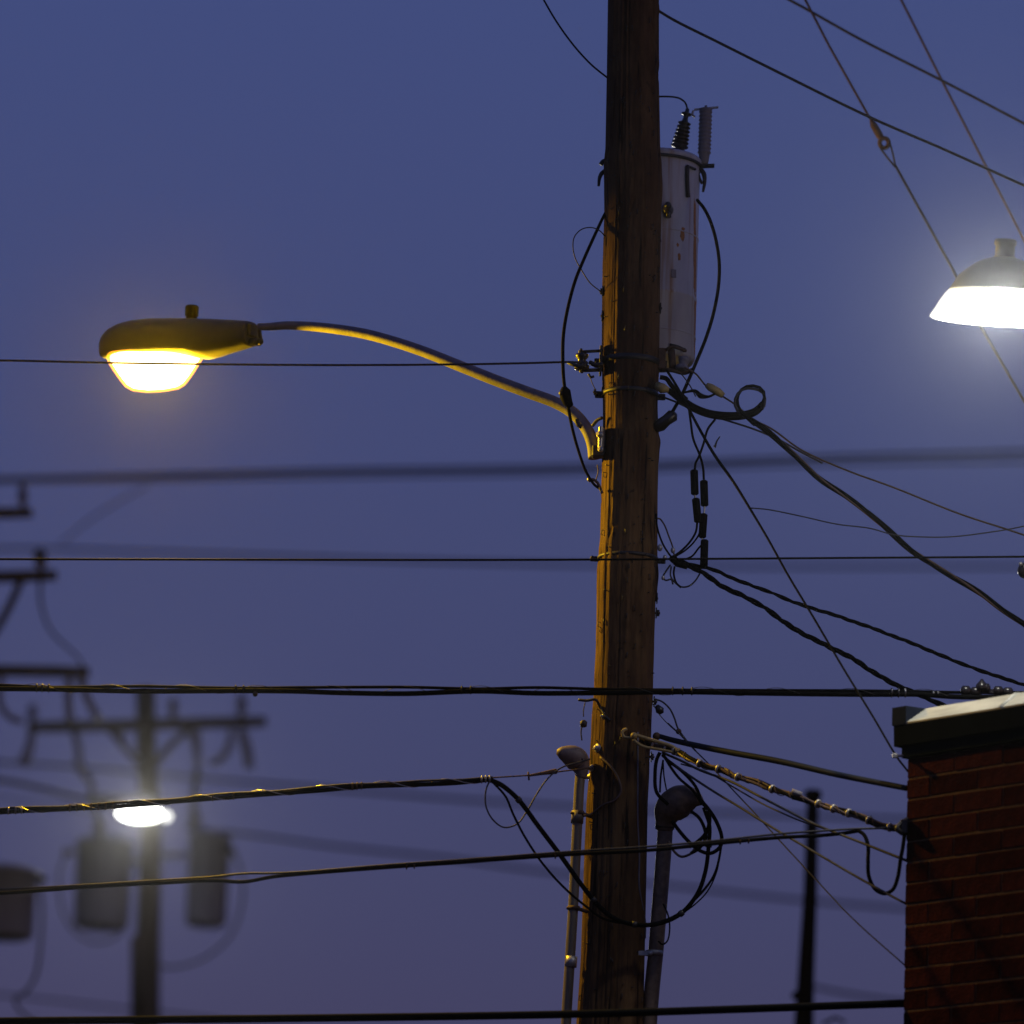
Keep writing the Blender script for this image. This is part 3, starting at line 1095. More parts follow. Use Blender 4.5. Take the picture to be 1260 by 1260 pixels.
mid = [(a_+b_)/2 for a_, b_ in zip(qa, qb)]
mb = MB(); mb.tube(helix(mid, S(5.0), .36, 0, .03), S(.35), 5); build('lashing_wire', mb, DARKMET, lc)


def wraps(par, ctr_path, x0, x1, Y, n, rr, th, m_, nm='wire_wrap'):
    mb = MB()
    for i in range(n):
        x = x0+(x1-x0)*i/max(n-1, 1)
        pt = min(ctr_path, key=lambda v: abs(v.x-P(x, 850, Y).x))
        mb.lathe(pt, Vector((1, 0, 0)), [(-th, rr*.9), (-th*.6, rr*1.08), (th*.6, rr*1.08), (th, rr*.9)], 12)
    return build(nm, mb, m_, par)


for x0, x1, n in ((48, 62, 4), (286, 304, 5), (568, 584, 4), (822, 846, 6)):
    wraps(lc, mid, x0, x1, LYc, n, S(4.9), S(1.0), DARKMET)
wraps(lc, mid, 1094, 1111, LYc, 6, S(5.4), S(1.1), STRAND)
wraps(lc, mid, 1146, 1154, LYc, 2, S(3.4), S(1.4), STRAND)
mb = MB()
mb.ball(P(314, 854, LYc-.02), S(3.2), 10)
build('clip', mb, RUSTMET, lc)
mb = MB()
for x, y, r in ((1188, 850, 6.5), (1200, 851, 6), (1212, 847, 6.5), (1228, 850, 6), (1240, 851, 5.5)):
    mb.lathe(P(x-6, y, LYc), Vector((1, 0, 0)), [(0, S(r*.5)), (.01, S(r)), (.04, S(r)), (.05, S(r*.5))], 12)
mb.lathe(P(1208, 850, LYc), Vector((0, 0, 1)), [(0, S(9)), (.03, S(7)), (.05, S(2.5)), (.058, S(1.5))], 10)
mb.box(P(1215, 851, LYc), Vector((.12, 0, 0)), Vector((0, .012, 0)), Vector((0, 0, .012)), .004)
build('splice_clamp', mb, PORC, lc)

# upper guy/telephone cable y 1000-960 that ends in loops by the pole
Ca = [(-600, 1045), (0, 999.5), (60, 996.5), (130, 993), (200, 987.5), (300, 979.5), (400, 972), (445, 968), (500, 966), (560, 963.5), (596, 960), (606, 959.5)]
q = smooth(path(Ca, 24.5), 8)
fc = thing('figure_eight_cable', q[0], 'black cable with orange glints rising from the left, loops hanging at its pole end', 'cable')
mb = MB(); mb.tube(q, S(2.7), 10); build('main_cable', mb, RUBBER, fc)
q2 = [p+Vector((0, 0, S(3.6))) for p in q]
mb = MB(); mb.tube(helix(q2, S(.8), .5, 1.0, .05), S(1.5), 8); build('messenger_strand', mb, DARKMET, fc)
mb = MB(); mb.tube(helix([p+Vector((0, 0, S(1.5))) for p in q], S(4.3), .30, 0, .025), S(.55), 5); build('lashing_wire', mb, LASH, fc)
for x0, x1, n, mt in ((18, 34, 4, PALEMET), (94, 150, 14, RUSTMET), (262, 268, 2, RUSTMET), (290, 298, 2, RUSTMET), (440, 448, 3, RUSTMET), (598, 606, 3, PALEMET)):
    wraps(fc, [p+Vector((0, 0, S(1.2))) for p in q], x0, x1, 24.5, n, S(4.4), S(1.0), mt)
# drooping loop to the right-hand weatherhead
big = [(604, 960, 24.5), (617, 966, 24.5), (638, 984, 24.55), (662, 1016, 24.6), (690, 1053, 24.65), (715, 1088, 24.68), (738, 1116, 24.7), (758, 1131, 24.7), (785, 1138, 24.72), (812, 1136, 24.75), (838, 1124, 24.78), (858, 1100, 24.8), (868, 1072, 24.82), (872, 1040, 24.82), (873, 1016, 24.82), (866, 994, 24.83)]
q = smooth(path(big), 6)
mb = MB(); mb.tube(q, [S(3.0), S(3.0), S(3.0), S(2.8), S(2.6), S(2.4)], 10); build('loop', mb, RUBBER, fc)
sec = [(606, 962, 24.5), (622, 980, 24.52), (632, 1003, 24.55), (646, 1030, 24.58), (668, 1063, 24.62), (696, 1094, 24.66), (722, 1116, 24.7), (742, 1130, 24.7), (768, 1136, 24.71), (800, 1137, 24.74), (832, 1126, 24.8), (858, 1104, 24.83), (878, 1078, 24.84), (886, 1050, 24.84), (887, 1024, 24.84), (876, 1000, 24.84), (862, 988, 24.84)]
mb = MB(); mb.tube(smooth(path(sec)), S(1.5), 8); build('loop', mb, RUBBER, fc)
for i_ in (12, 34, 47, 60, 78):
    a_, b_ = q[i_], q[i_+1]
    mb = MB(); mb.lathe(a_, b_-a_, [(-.012, S(2.8)), (-.010, S(3.9)), (.010, S(3.9)), (.012, S(2.8))], 12)
    build('tape_band', mb, DARKMET, fc)
thn = [(604, 958, 24.5), (598, 972, 24.5), (598, 992, 24.5), (606, 1008, 24.52), (620, 1018, 24.55), (636, 1014, 24.56), (648, 999, 24.58), (660, 978, 24.6), (674, 958, 24.65), (690, 945, 24.7), (712, 938, 24.8), (726, 934, 24.86)]
mb = MB(); mb.tube(smooth(path(thn)), S(1.0), 7); build('loop', mb, TIRED, fc)
dd = [(604, 957, 24.5), (628, 955.5, 24.55), (650, 954, 24.6), (684, 950, 24.7), (725, 945, 24.86)]
mb = MB(); mb.tube(smooth(path(dd)), S(.9), 6)
mb.tube(smooth(path([(650, 954.5, 24.6), (668, 951.5, 24.65), (684, 949, 24.7)])), [S(1.4), S(2.2), S(3.4)], 8)
mb.tube(smooth(path([(650, 950, 24.6), (651, 960, 24.6)])), S(1.3), 6)
build('dead_end_grip', mb, RUSTMET, fc)

# rings of slack cable hung on the right weatherhead
co = thing('cable_coil', P(862, 990, 24.82), 'tangle of black slack cable loops hanging under the dark weatherhead right of the pole', 'cable coil')
for pts, r in (([(862, 984), (872, 996), (882, 1012), (888, 1030), (886, 1042), (874, 1050), (860, 1046), (846, 1034), (834, 1020), (827, 1010)], 2.3),
               ([(850, 998), (860, 1006), (867, 1020), (868, 1032), (860, 1044), (850, 1050)], 2.1),
               ([(872, 998), (873, 1012), (868, 1026), (858, 1036), (848, 1042)], 2.4),
               ([(862, 986), (852, 972), (836, 958), (826, 945), (818, 932)], 1.7),
               ([(864, 990), (856, 968), (838, 948), (822, 936), (815, 928)], 2.0),
               ([(822, 990), (808, 975), (806, 952), (808, 935), (812, 926)], 2.2),
               ([(812, 975), (813, 955), (816, 935)], 1.2), ([(820, 972), (817, 955), (816, 938)], .9)):
    mb = MB(); mb.tube(smooth(path([(x, y, 24.80) for x, y in pts])), S(r), 8)
    build('loop', mb, RUBBER, co)
mb = MB(); mb.tube(smooth(path([(822, 1035), (829, 1047), (838, 1054), (849, 1051), (856, 1043)], 24.80)), S(1.6), 7)
build('pigtail', mb, BROWN, co)
mb = MB(); mb.tube(smooth(path([(816, 1112), (822, 1126), (824, 1142), (821, 1158), (815, 1162), (810, 1158)], 24.86)), S(1.1), 6)
build('pigtail', mb, RUBBER, co)
mb = MB(); mb.tube(smooth(path([(886, 1050), (882, 1072), (871, 1096), (856, 1112), (840, 1124)], 24.82)), S(1.0), 6)
build('loop', mb, RUBBER, co)

# lower double cable with a spliced eye
Cl = [(-600, 1128), (0, 1099), (60, 1095), (120, 1090.5), (200, 1086.5), (262, 1083.5), (300, 1085), (335, 1079), (370, 1075.5), (480, 1067), (560, 1061.5), (700, 1051.5), (800, 1046), (880, 1038), (960, 1030.5), (1010, 1028), (1040, 1025), (1058, 1022)]
Cm = [(-600, 1122), (0, 1094.5), (60, 1091.5), (120, 1088), (200, 1083), (262, 1079), (300, 1075), (335, 1074.5), (370, 1073), (480, 1064), (560, 1058.5), (700, 1048), (800, 1041.5), (880, 1034.5), (960, 1026), (1010, 1022.5), (1050, 1020), (1085, 1019), (1108, 1018)]
ql, qm = smooth(path(Cl, (24.5, 24.1)), 8), smooth(path(Cm, (24.5, 23.85)), 8)
dc = thing('twin_cable', ql[0], 'thin pair of black cables below the far white lamp rising to the brick corner', 'cable')
mb = MB(); mb.tube(ql, S(2.2), 8); build('main_cable', mb, RUBBER, dc)
mb = MB(); mb.tube(qm, S(1.3), 8); build('messenger_strand', mb, DARKMET, dc)
for x0, x1, n in ((686, 697, 4), (912, 928, 5), (508, 516, 3)):
    wraps(dc, ql, x0, x1, 24.3, n, S(3.8), S(.9), RUSTMET)
mb = MB(); mb.ball(P(294, 1085, 24.4), S(2.2), 8); build('clip', mb, PALEMET, dc)
lp = [(1056, 1022, 24.1), (1063, 1027, 24.08), (1068, 1040, 24.05), (1068, 1060, 24.0), (1069, 1078, 24.0), (1076, 1093, 24.0), (1088, 1099.5, 23.95), (1099, 1094, 23.9), (1105, 1078, 23.86), (1108, 1058, 23.82), (1111, 1042, 23.8), (1113, 1026, 23.8)]
mb = MB(); mb.tube(smooth(path(lp)), S(2.3), 10); build('drip_loop', mb, RUBBER, dc)
# thick black cable at the very bottom
wire('overhead_cable', 'thick black cable running level along the very bottom of the photo to the brick wall', 'cable',
     [(-600, 1264), (0, 1256.5), (400, 1252.5), (700, 1248), (900, 1242), (1113, 1234.5)], 4.6, (24.2, 23.83), sides=10)

# ---- right of the pole: service entrance hardware
ct = thing('cutout_switch', P(812, 520, 24.95), 'stubby black fused cutout leaning off the right side of the wooden pole below the transformer', 'cutout')
mb = MB(); mb.tube([P(806, 527, 24.95), P(813, 523, 24.93), P(820, 517, 24.92), P(828, 511, 24.92), P(831, 508, 24.92)], [S(6), S(8), S(7), S(8), S(3.5)], 14)
build('body', mb, PORC, ct)
mb = MB(); mb.box(P(808, 524, 24.98), Vector((.03, 0, 0)), Vector((0, .02, 0)), Vector((0, 0, .02)), .004)
build('bracket', mb, DARKMET, ct)
wire('lead_cable', 'black lead bowing out right of the transformer down to the black cutout', 'cable',
     [(858, 246, 25.3), (866, 256, 25.25), (874, 272, 25.2), (881, 296, 25.15), (885, 325, 25.1), (884, 352, 25.1), (878, 385, 25.05), (869, 415, 25.0), (859, 440, 24.96), (848, 466, 24.92), (840, 484, 24.9), (833, 497, 24.9), (826, 509, 24.91)], 2.2)
wire('lead_cable', 'black lead bowing out left of the wooden pole and past the lamp arm', 'cable',
     [(750, 255, 25.05), (744, 264, 25.0), (733, 287, 24.95), (719, 318, 24.9), (708, 345, 24.88), (699, 378, 24.87), (693.5, 410, 24.86), (692.5, 440, 24.85), (694, 470, 24.85), (699, 500, 24.85), (704, 526, 24.86), (711, 552, 24.87), (721, 580, 24.88), (731, 596, 24.9), (739, 602, 24.92)], [1.9, 2.1, 2.2, 2.3, 2.1, 1.8, 1.6])
cl = thing('line_clamp', P(696, 486, 24.84), 'black bulbous clamp on the lead just above the lamp arm', 'clamp')
mb = MB(); mb.tube([P(694, 476, 24.84), P(695, 481, 24.84), P(696, 488, 24.84), P(699, 496, 24.84), P(703, 500, 24.84)], [S(3), S(7), S(7.2), S(6), S(3.5)], 12)
build('body', mb, RUBBER, cl)
mb = MB(); mb.ball(P(691, 484, 24.83), S(3.6), 8); build('bolt', mb, DARKMET, cl)
wire('loose_wire', 'very thin wire curling left of the wooden pole beside the bowed black lead', 'wire',
     [(746, 293, 25.0), (738, 284, 24.95), (728, 280, 24.93), (716, 282, 24.92), (707, 291, 24.92), (705, 303, 24.92), (708, 318, 24.92), (716, 333, 24.92), (726, 348, 24.93), (738, 358, 24.97), (744, 364, 25.0)], .75, m_=TIRED)
wire('bushing_lead', 'thin black lead arching from the pole to the top of the transformer bushing', 'wire',
     [(806, 119, 25.0), (818, 118.8, 25.15), (830, 119.5, 25.3), (838, 122, 25.42), (844, 128, 25.5), (846, 135, 25.5)], 1.2)
wire('loose_wire', "thin wire slanting from the top edge down to the wooden pole's left side", 'wire',
     [(620, -90, 25.0), (668, -2, 25.0), (685, 27, 25.0), (706, 56, 25.0), (727, 79, 25.0), (744, 93, 25.0), (752, 99, 25.0)], 1.2)
tg = thing('wire_tail', P(733, 594, 24.88), 'short frayed wire end at the left edge of the pole below the lamp bracket', 'wire')
mb = MB(); mb.tube(smooth(path([(741, 607), (735, 594), (729, 590), (724, 592)], 24.9)), S(2), 6)
mb.tube(smooth(path([(733, 592), (736, 580), (735, 572)], 24.9)), S(.7), 5)
build('strand', mb, BROWN, tg)
mb = MB(); mb.ball(P(725, 590, 24.9), S(2.8), 8); build('tip', mb, PALEMET, tg)

# service cable with a coil, then down to the right edge
sv = thing('service_cable', P(812, 468, 24.9), 'thick twisted service cable with a coiled loop falling to the right edge', 'cable')
s1 = [(810, 472, 24.9), (822, 480, 24.88), (836, 490, 24.86), (852, 501, 24.85), (872, 509, 24.84), (895, 512, 24.83), (915, 511, 24.82), (930, 506, 24.82), (939, 497, 24.82)]
q = smooth(path(s1))
mb = MB(); mb.tube(q, [S(2.5), S(3.6), S(5), S(5), S(5.2), S(5.2), S(5), S(4.2)], 12); build('taped_section', mb, RUBBER, sv)
q = smooth(path([(936, 503, 24.80), (941, 492, 24.80), (938, 481, 24.80), (927, 476.5, 24.80), (915, 478, 24.80), (907, 487, 24.80), (906, 498, 24.80), (911, 508, 24.80), (920, 515, 24.80), (930, 522, 24.80)]))
mb = MB(); mb.tube(helix(q, S(1.9), .3, 0), S(1.9), 8); build('coil_turn', mb, RUBBER, sv)
mb = MB(); mb.tube(helix(q, S(1.9), .3, 3.14), S(1.6), 8); build('coil_turn', mb, TIRED, sv)
q = smooth(path([(922, 516, 24.80), (945, 531), (968, 551), (990, 572), (1010, 590), (1035, 607), (1063, 627), (1090, 650), (1120, 676), (1145, 693), (1170, 708), (1200, 726), (1230, 748), (1262, 770), (1600, 1010)], 24.8), 10)
for i, mm in enumerate((RUBBER, RUBBER, BROWN)):
    mb = MB(); mb.tube(helix(q, S(2.0), .85, 2.1*i, .04), S(2.1 if i < 2 else 1.5), 8); build('strand', mb, mm, sv)
# messenger with yellow dead-end clamp
ms = thing('messenger_wire', P(855, 458, 24.9), 'thin brown wire with a yellow lit clamp sloping from the pole to the right edge', 'wire')
q = smooth(path([(842, 452), (856, 460), (868, 474), (888, 487), (905, 498), (925, 515), (950, 528), (985, 553), (1040, 578), (1100, 600), (1180, 632), (1262, 659), (1600, 780)], 24.9), 8)
mb = MB(); mb.tube(q, S(1.25), 7); build('strand', mb, BROWN, ms)
mb = MB(); mb.tube([P(869, 473.5, 24.88), P(874, 476.5, 24.88), P(884, 482.5, 24.88), P(890, 487, 24.88)], [S(3.2), S(5), S(5.2), S(3.6)], 8); build('dead_end_clamp', mb, YELLOWED, ms)
mb = MB(); mb.tube(smooth(path([(842, 483), (855, 481), (862, 487), (872, 488), (881, 484)], 24.88)), [S(1.2), S(2.2), S(3.6), S(1.6), S(1.4)], 7); build('jumper', mb, RUBBER, ms)
wire('messenger_wire', 'thin grey wire from below the yellow clamp sloping down beside the thick twisted cable', 'wire',
     [(811, 487, 24.95), (830, 494), (850, 503), (890, 516), (930, 529), (960, 542), (985, 556), (1012, 570)], 1.3, 24.9, TIRED)
bk = thing('yellow_cover', P(816, 477, 24.86), 'small yellow lit cover where wires meet the right edge of the pole under the clevis', 'cover')
mb = MB(); mb.tube([P(808, 474, 24.88), P(815, 478, 24.86), P(823, 480, 24.86)], [S(4.5), S(6.5), S(3)], 8); build('body', mb, YELLOWED, bk)
mb = MB(); mb.tube(smooth(path([(812, 464), (820, 466), (826, 474), (836, 484), (845, 492)], 24.86)), S(3), 8); build('stub', mb, RUBBER, bk)
wire('guy_wire', 'straight thin dark wire running steeply from the transformer foot down to the roof edge corner', 'wire',
     [(820, 455), (832, 474), (846, 500), (862, 530), (880, 561), (902, 592), (923, 626), (945, 663), (970, 708), (1000, 758), (1040, 826), (1075, 883), (1104, 932), (1118, 950)], [1.7, 1.8, 2.0, 1.5, 1.4, 1.3, 1.3], (24.9, 23.84))
wire('telephone_wire', 'very thin wavy wire leaving the steep guy wire and sagging to the right edge', 'wire',
     [(923, 625, 24.6), (945, 627), (985, 635), (1030, 645), (1070, 650), (1100, 658), (1130, 660.5), (1170, 660.5), (1210, 656), (1262, 647), (1600, 560)], .8, 24.6, TIRED)
wire('loose_wire', 'short thin wire dropping from the clevis bundle to the thick taped cable', 'wire',
     [(838, 460), (846, 470), (852, 480), (856, 488)], .8, 24.9, TIRED)
wire('hanging_tag', 'tiny dark scrap of wire in the air just right of the connector leads', 'wire',
     [(886, 537), (882, 543), (880, 549), (879, 550)], [.7, 1.2, 2.3], 24.88, TIRED)
# in-line connectors hanging on their leads
for i, (lab, tp, dn, sl_) in enumerate((
        ('left string of black splice sleeves hanging right of the wooden pole', [(848, 505), (850, 520), (853, 540), (861, 560), (865, 575), (866, 590)], [(863, 690), (862, 700)], None),
        ('right string of black splice sleeves hanging right of the wooden pole', [(880, 516), (871, 528), (866, 545), (860, 562), (856, 570), (855, 578)], [(858, 643), (856, 655), (848, 668), (838, 678), (830, 684)], None))):
    sp = thing('splice_string', P(*tp[0], 24.88), lab, 'splice connector', 'black splice sleeves beside the pole')
    mb = MB(); mb.tube(smooth(path(tp, 24.88)), S(1.5), 7); build('lead', mb, RUBBER, sp)
    mb = MB(); mb.tube(smooth(path(dn, 24.88)), S(1.4), 7); build('lead', mb, RUBBER, sp)
    segs = ([(866, 591, 867, 623), (866, 632, 864, 662), (867, 664, 866, 698)] if i == 0 else [(854, 578, 855, 609), (856, 613, 859, 643)])
    ctr = [(segs[0][0], segs[0][1])] + [(s_[2], s_[3]) for s_ in segs]
    mb = MB(); mb.tube(path(ctr, 24.88), S(1.2), 6); build('core_wire', mb, PALEMET, sp)
    for s_ in segs:
        a, b = P(s_[0], s_[1], 24.88), P(s_[2], s_[3], 24.88)
        mb = MB(); mb.lathe(a, b-a, [(0, S(3)), (.006, S(4.9)), ((b-a).length-.006, S(4.9)), ((b-a).length, S(3))], 14)
        build('sleeve', mb, RUBBER, sp)
# knot of small loops at y 690
kn = thing('wire_knot', P(830, 692, 24.88), 'knot of small wires with pale insulators where the thin level cable passes the pole', 'wires')
for pts, r, mm in (([(807, 632), (809, 650), (815, 668), (822, 680), (830, 690)], 1.3, RUBBER), ([(806, 640), (811, 638), (817, 645), (823, 660), (828, 674), (830, 688)], 1.0, BROWN),
                   ([(862, 640), (861, 655), (853, 668), (842, 678), (832, 684)], 1.2, RUBBER), ([(866, 668), (860, 674), (852, 684), (844, 688)], 1.2, RUBBER),
                   ([(826, 697), (825, 708), (829, 715), (838, 722), (848, 721), (856, 714), (861, 706)], 1.1, TIRED), ([(830, 697), (829, 706), (832, 717), (838, 723)], 1.4, RUBBER),
                   ([(825, 695), (820, 702), (816, 710), (819, 714), (826, 713), (828, 719)], 1.1, TIRED)):
    mb = MB(); mb.tube(smooth(path(pts, 24.88)), S(r), 6); build('loop', mb, mm, kn)
mb = MB(); mb.ball(P(829, 688, 24.87), S(5), 10); mb.tube(path([(824, 686), (834, 693), (846, 697)], 24.87), [S(3), S(5), S(4)], 10); build('tape_knot', mb, RUBBER, kn)
for x, y, r in ((812, 674, 3.2), (828, 677, 2.8), (816, 711, 2.2), (818, 686, 2.4)):
    mb = MB(); mb.ball(P(x, y, 24.88), S(r), 8, 1.4); build('insulator', mb, PALEMET, kn)
# twisted service drops
for lab, pts, a_, rr in (
        ('upper of the two wavy twisted cables descending from the wire knot to the right edge', [(836, 690), (856, 696), (880, 702), (905, 713), (940, 726), (980, 742), (1030, 758), (1090, 779), (1150, 803), (1200, 823), (1262, 843), (1600, 950)], 1.4, 1.35),
        ('lower of the two wavy twisted cables descending from the wire knot behind the roof edge', [(834, 690), (850, 697), (866, 706), (890, 722), (920, 736), (945, 751), (975, 772), (1010, 791), (1045, 808), (1075, 827), (1102, 843), (1130, 854), (1160, 868), (1200, 885)], 1.9, 1.8)):
    q = smooth(path(pts, (24.88, 24.75)), 10)
    cable('service_drop', lab, 'cable', [('strand', helix(q, S(a_), .21, 2.1*i, .018, 1.5), S(rr if i < 2 else rr*.8), RUBBER) for i in range(3)], q[0], 'twisted service drops')

# wires fanning from pole at y 910 to the building
wire('overhead_cable', 'smooth thick blue black cable from the pole to the brick wall above the rusty bundle', 'cable',
     [(812, 906, 24.9), (825, 910), (860, 918), (900, 926), (960, 937), (1030, 953), (1080, 963), (1116, 970, 23.83)], [3.0, 3.6, 3.8, 3.6, 3.4], (24.9, 23.83), m_=mat('blue_black_jacket', (.014, .018, .03), .6, spec=.04), sides=10)
bn = thing('wrapped_bundle', P(768, 903, 24.78), 'rusty brown bundle bound with wire wraps running from the pole to the brick corner', 'cable bundle')
bp_ = [(788, 909, 24.80), (806, 917, 24.79), (830, 924, 24.77), (850, 934), (872, 944), (888, 947), (905, 955), (930, 962), (948, 970), (965, 976), (985, 982), (1010, 990), (1035, 998), (1060, 1005), (1085, 1016), (1112, 1020, 23.82)]
q = smooth(path(bp_, (24.8, 23.82)), 8)
for i, (mm, rr) in enumerate(((BROWN, 2.0), (RUSTMET, 1.8), (RUBBER, 2.2), (BROWN, 1.4))):
    mb = MB(); mb.tube(helix(q, S(2.2), .55, 1.57*i, .03, 2.5), S(rr), 7); build('strand', mb, mm, bn)
mb = MB(); mb.tube(helix(q, S(4.2), .10, 0, .010, 3), S(.5), 5); build('wrapping_wire', mb, RUSTMET, bn)
mb = MB()
for x in (806, 822, 834, 862, 886, 908, 950, 1002, 1020, 1040, 1062, 1086, 1100):
    pt = min(range(len(q)), key=lambda i: abs(q[i].x-P(x, 950, 24.4).x))
    ax = (q[min(pt+1, len(q)-1)]-q[pt-1]).normalized()
    mb.lathe(q[pt], ax, [(-.006, S(4.2)), (-.004, S(5.4)), (.004, S(5.4)), (.006, S(4.2))], 12)
build('wire_wrap', mb, PALEMET, bn)
mb = MB(); pt = min(q, key=lambda v: abs(v.x-P(979, 950, 24.3).x)); mb.tube([pt+Vector((-.025, -.02, .022)), pt+Vector((.025, -.02, .006))], S(3.6), 8); build('clip', mb, ARM, bn)
mb = MB(); mb.tube([P(834, 921, 24.74), P(834, 926, 24.74)], S(3.2), 8); mb.ball(P(833, 928, 24.74), S(2.4), 8); build('clip', mb, YELLOWED, bn)
mb = MB()
mb.tube(smooth(path([(771, 897, 24.82), (766, 900, 24.81), (767, 906, 24.81), (774, 908, 24.8), (782, 906, 24.79)])), S(2), 8)
build('hook', mb, YELLOWED, bn)
mb = MB(); mb.ball(P(780, 905.5, 24.78), S(4.4), 12); mb.tube(smooth(path([(781, 904, 24.78), (800, 910, 24.77), (828, 919, 24.76), (832, 923, 24.76)])), S(2.2), 8)
mb.tube(smooth(path([(779, 910, 24.78), (790, 918, 24.77), (810, 922, 24.76), (830, 926, 24.76)])), S(1.8), 8)
build('bail', mb, YELLOWED, bn)
for lab, pts, r, mm in (
        ('uppermost thin wire of the fan between the rusty bundle and the double cable', [(815, 926), (840, 937), (862, 948), (900, 962), (935, 980), (1000, 1013), (1050, 1033), (1116, 1059)], 1.6, TIRED),
        ('middle thin wire of the fan crossing behind the double cable to the brick wall', [(815, 930), (845, 952), (880, 975), (905, 990), (960, 1024), (1010, 1053), (1065, 1085), (1116, 1113)], 1.5, TIRED),
        ('lowest and steepest hair thin wire of the fan reaching the brick wall near its bottom', [(822, 890), (836, 903), (850, 918), (872, 940), (900, 970), (930, 1002), (960, 1035), (1000, 1078), (1050, 1131), (1116, 1190)], .85, TIRED),
        ('thin slack wire of the fan hugging the underside of the uppermost one', [(838, 940), (870, 950), (905, 970), (940, 990), (980, 1008), (1020, 1022), (1116, 1060)], 1.0, TIRED)):
    wire('fan_wire', lab, 'wire', pts, r, (24.85, 23.83), mm, 'wires fanning from the pole to the brick wall')
sl2 = thing('looping_wire', P(808, 866, 24.9), 'thin looping wire with small dark insulator right of the pole, below the lashed cable', 'wire')
mb = MB(); mb.tube(smooth(path([(804, 860), (814, 863), (824, 872), (830, 884), (834, 896), (840, 905), (847, 914), (856, 924)], 24.9)), S(1.1), 6); build('strand', mb, TIRED, sl2)
mb = MB(); mb.tube(smooth(path([(803, 866), (812, 880), (824, 893), (832, 900)], 24.9)), S(.6), 5); build('strand', mb, TIRED, sl2)
mb = MB(); mb.tube([P(808, 868, 24.9), P(812, 874, 24.9), P(814, 878, 24.9)], [S(2.5), S(5.5), S(3)], 10); build('insulator', mb, PORC, sl2)
mb = MB(); mb.ball(P(835, 900, 24.9), S(3.6), 8); mb.ball(P(808, 906, 24.9), S(5), 8); build('clip', mb, RUSTMET, sl2)

# upper right lines
wire('overhead_wire', 'dark wire from the top right of the wooden pole to the edge above the lamp', 'wire',
     [(805, 10, 25), (830, 25), (880, 50), (960, 90), (1070, 144), (1160, 183), (1262, 229), (1800, 470)], 1.9, (25.0, 26.5), TIRED)
wire('overhead_wire', 'dark wire crossing the top right corner above all the others', 'wire',
     [(600, -190), (968, -2), (1060, 49), (1155, 97), (1262, 153), (1800, 440)], 1.9, 26.8, TIRED)
wire('span_wire', 'steep wire on the far right passing behind the white lamp at the right edge', 'wire',
     [(950, -310), (1108, -2), (1157, 95), (1215, 208), (1262, 300), (1500, 800)], 1.7, 27.2, BROWN)
sw = thing('span_wire', P(990, -2, 26.6), 'steep wire with a ring clamp that drops behind the white lamp', 'wire')
mb = MB(); mb.tube(path([(840, -300), (990, -2), (1020, 56), (1074, 152)], 26.6), S(1.7), 7); build('upper_strand', mb, BROWN, sw)
mb = MB(); mb.tube(path([(1102, 204), (1172, 331), (1207, 402), (1262, 497), (1600, 1080)], 26.6), S(1.9), 7); build('lower_strand', mb, TIRED, sw)
mb = MB(); mb.tube(path([(1072, 148), (1075, 154), (1083, 168), (1085, 171)], 26.6), [S(2.5), S(5), S(5), S(3)], 10); build('turnbuckle', mb, RUSTMET, sw)
mb = MB()
rc = P(1088, 176, 26.6)
ring = [rc+RGT*S(6*math.cos(t*math.pi/12))+UPV*S(6.6*math.sin(t*math.pi/12)) for t in range(25)]
mb.tube(ring, S(3), 8); build('ring', mb, RUSTMET, sw)
mb = MB(); mb.tube(path([(1083, 182), (1092, 194), (1102, 206)], 26.6), S(1.4), 6); mb.tube(path([(1095, 176), (1099, 190), (1102, 206)], 26.6), S(1.4), 6); build('bridle', mb, TIRED, sw)

# small black insulator ball cut by the right edge, hung from the level cable
ib = thing('strain_insulator', P(1262, 686, 24.3), 'small glossy black ball insulator cut off by the right edge under the thin level cable', 'insulator')
mb = MB(); mb.ball(P(1262, 702, 24.3), S(10), 20); build('body', mb, PORC, ib)
mb = MB(); mb.tube(path([(1262, 686), (1262, 696)], 24.3), S(2), 6); mb.ball(P(1256, 694, 24.26), S(2.4), 8); build('hook', mb, PALEMET, ib)  # hook, plus a pale bead modelled as the black ball's highlight

# ------------------------------------------------------------------ far, out of focus things
FY = 52.0
def far_wire(lab, pts, r, Y, m_=FARWOOD, group='far out of focus wires'):
    q = smooth(path(pts, Y), 6)
    mb = MB(); mb.tube(q, S(r, Y if not isinstance(Y, tuple) else Y[0]), 7)
    return build('far_wire', mb, m_, label=lab, cat='wire', group=group)


FW = mat('far_wire_jacket', (.02, .02, .022), .6)
far_wire('broad blurred wire just below the orange lamp, upper strand', [(-600, 594), (0, 589), (200, 584.5), (400, 579), (700, 574.5), (900, 567), (1000, 563), (1262, 556), (1900, 540)], 2.9, 55, FW)
far_wire('broad blurred wire just below the orange lamp, lower fainter strand', [(-600, 596), (0, 592), (200, 589.5), (400, 586), (700, 581.5), (900, 574), (1000, 571), (1262, 567), (1900, 560)], 2.2, 58, FW)
far_wire('faint blurred wire just above and beside the thin level cable', [(-600, 672), (0, 675), (60, 675), (150, 678), (300, 683), (450, 688), (800, 696), (1262, 697), (1900, 698)], 2.2, 60, FW)
far_wire('faint blurred wire behind the cross arm, crossing left to right below it', [(-600, 925), (0, 938), (100, 944), (200, 953), (300, 962), (400, 970), (600, 986), (800, 997), (1000, 1004), (1114, 1008), (1700, 1015)], 2.4, 56, FW)
far_wire('thick blurred cable running from the left edge to the far lamp', [(-600, 910), (0, 960), (50, 970), (90, 980), (130, 990), (165, 998)], 3.4, FY, FW)
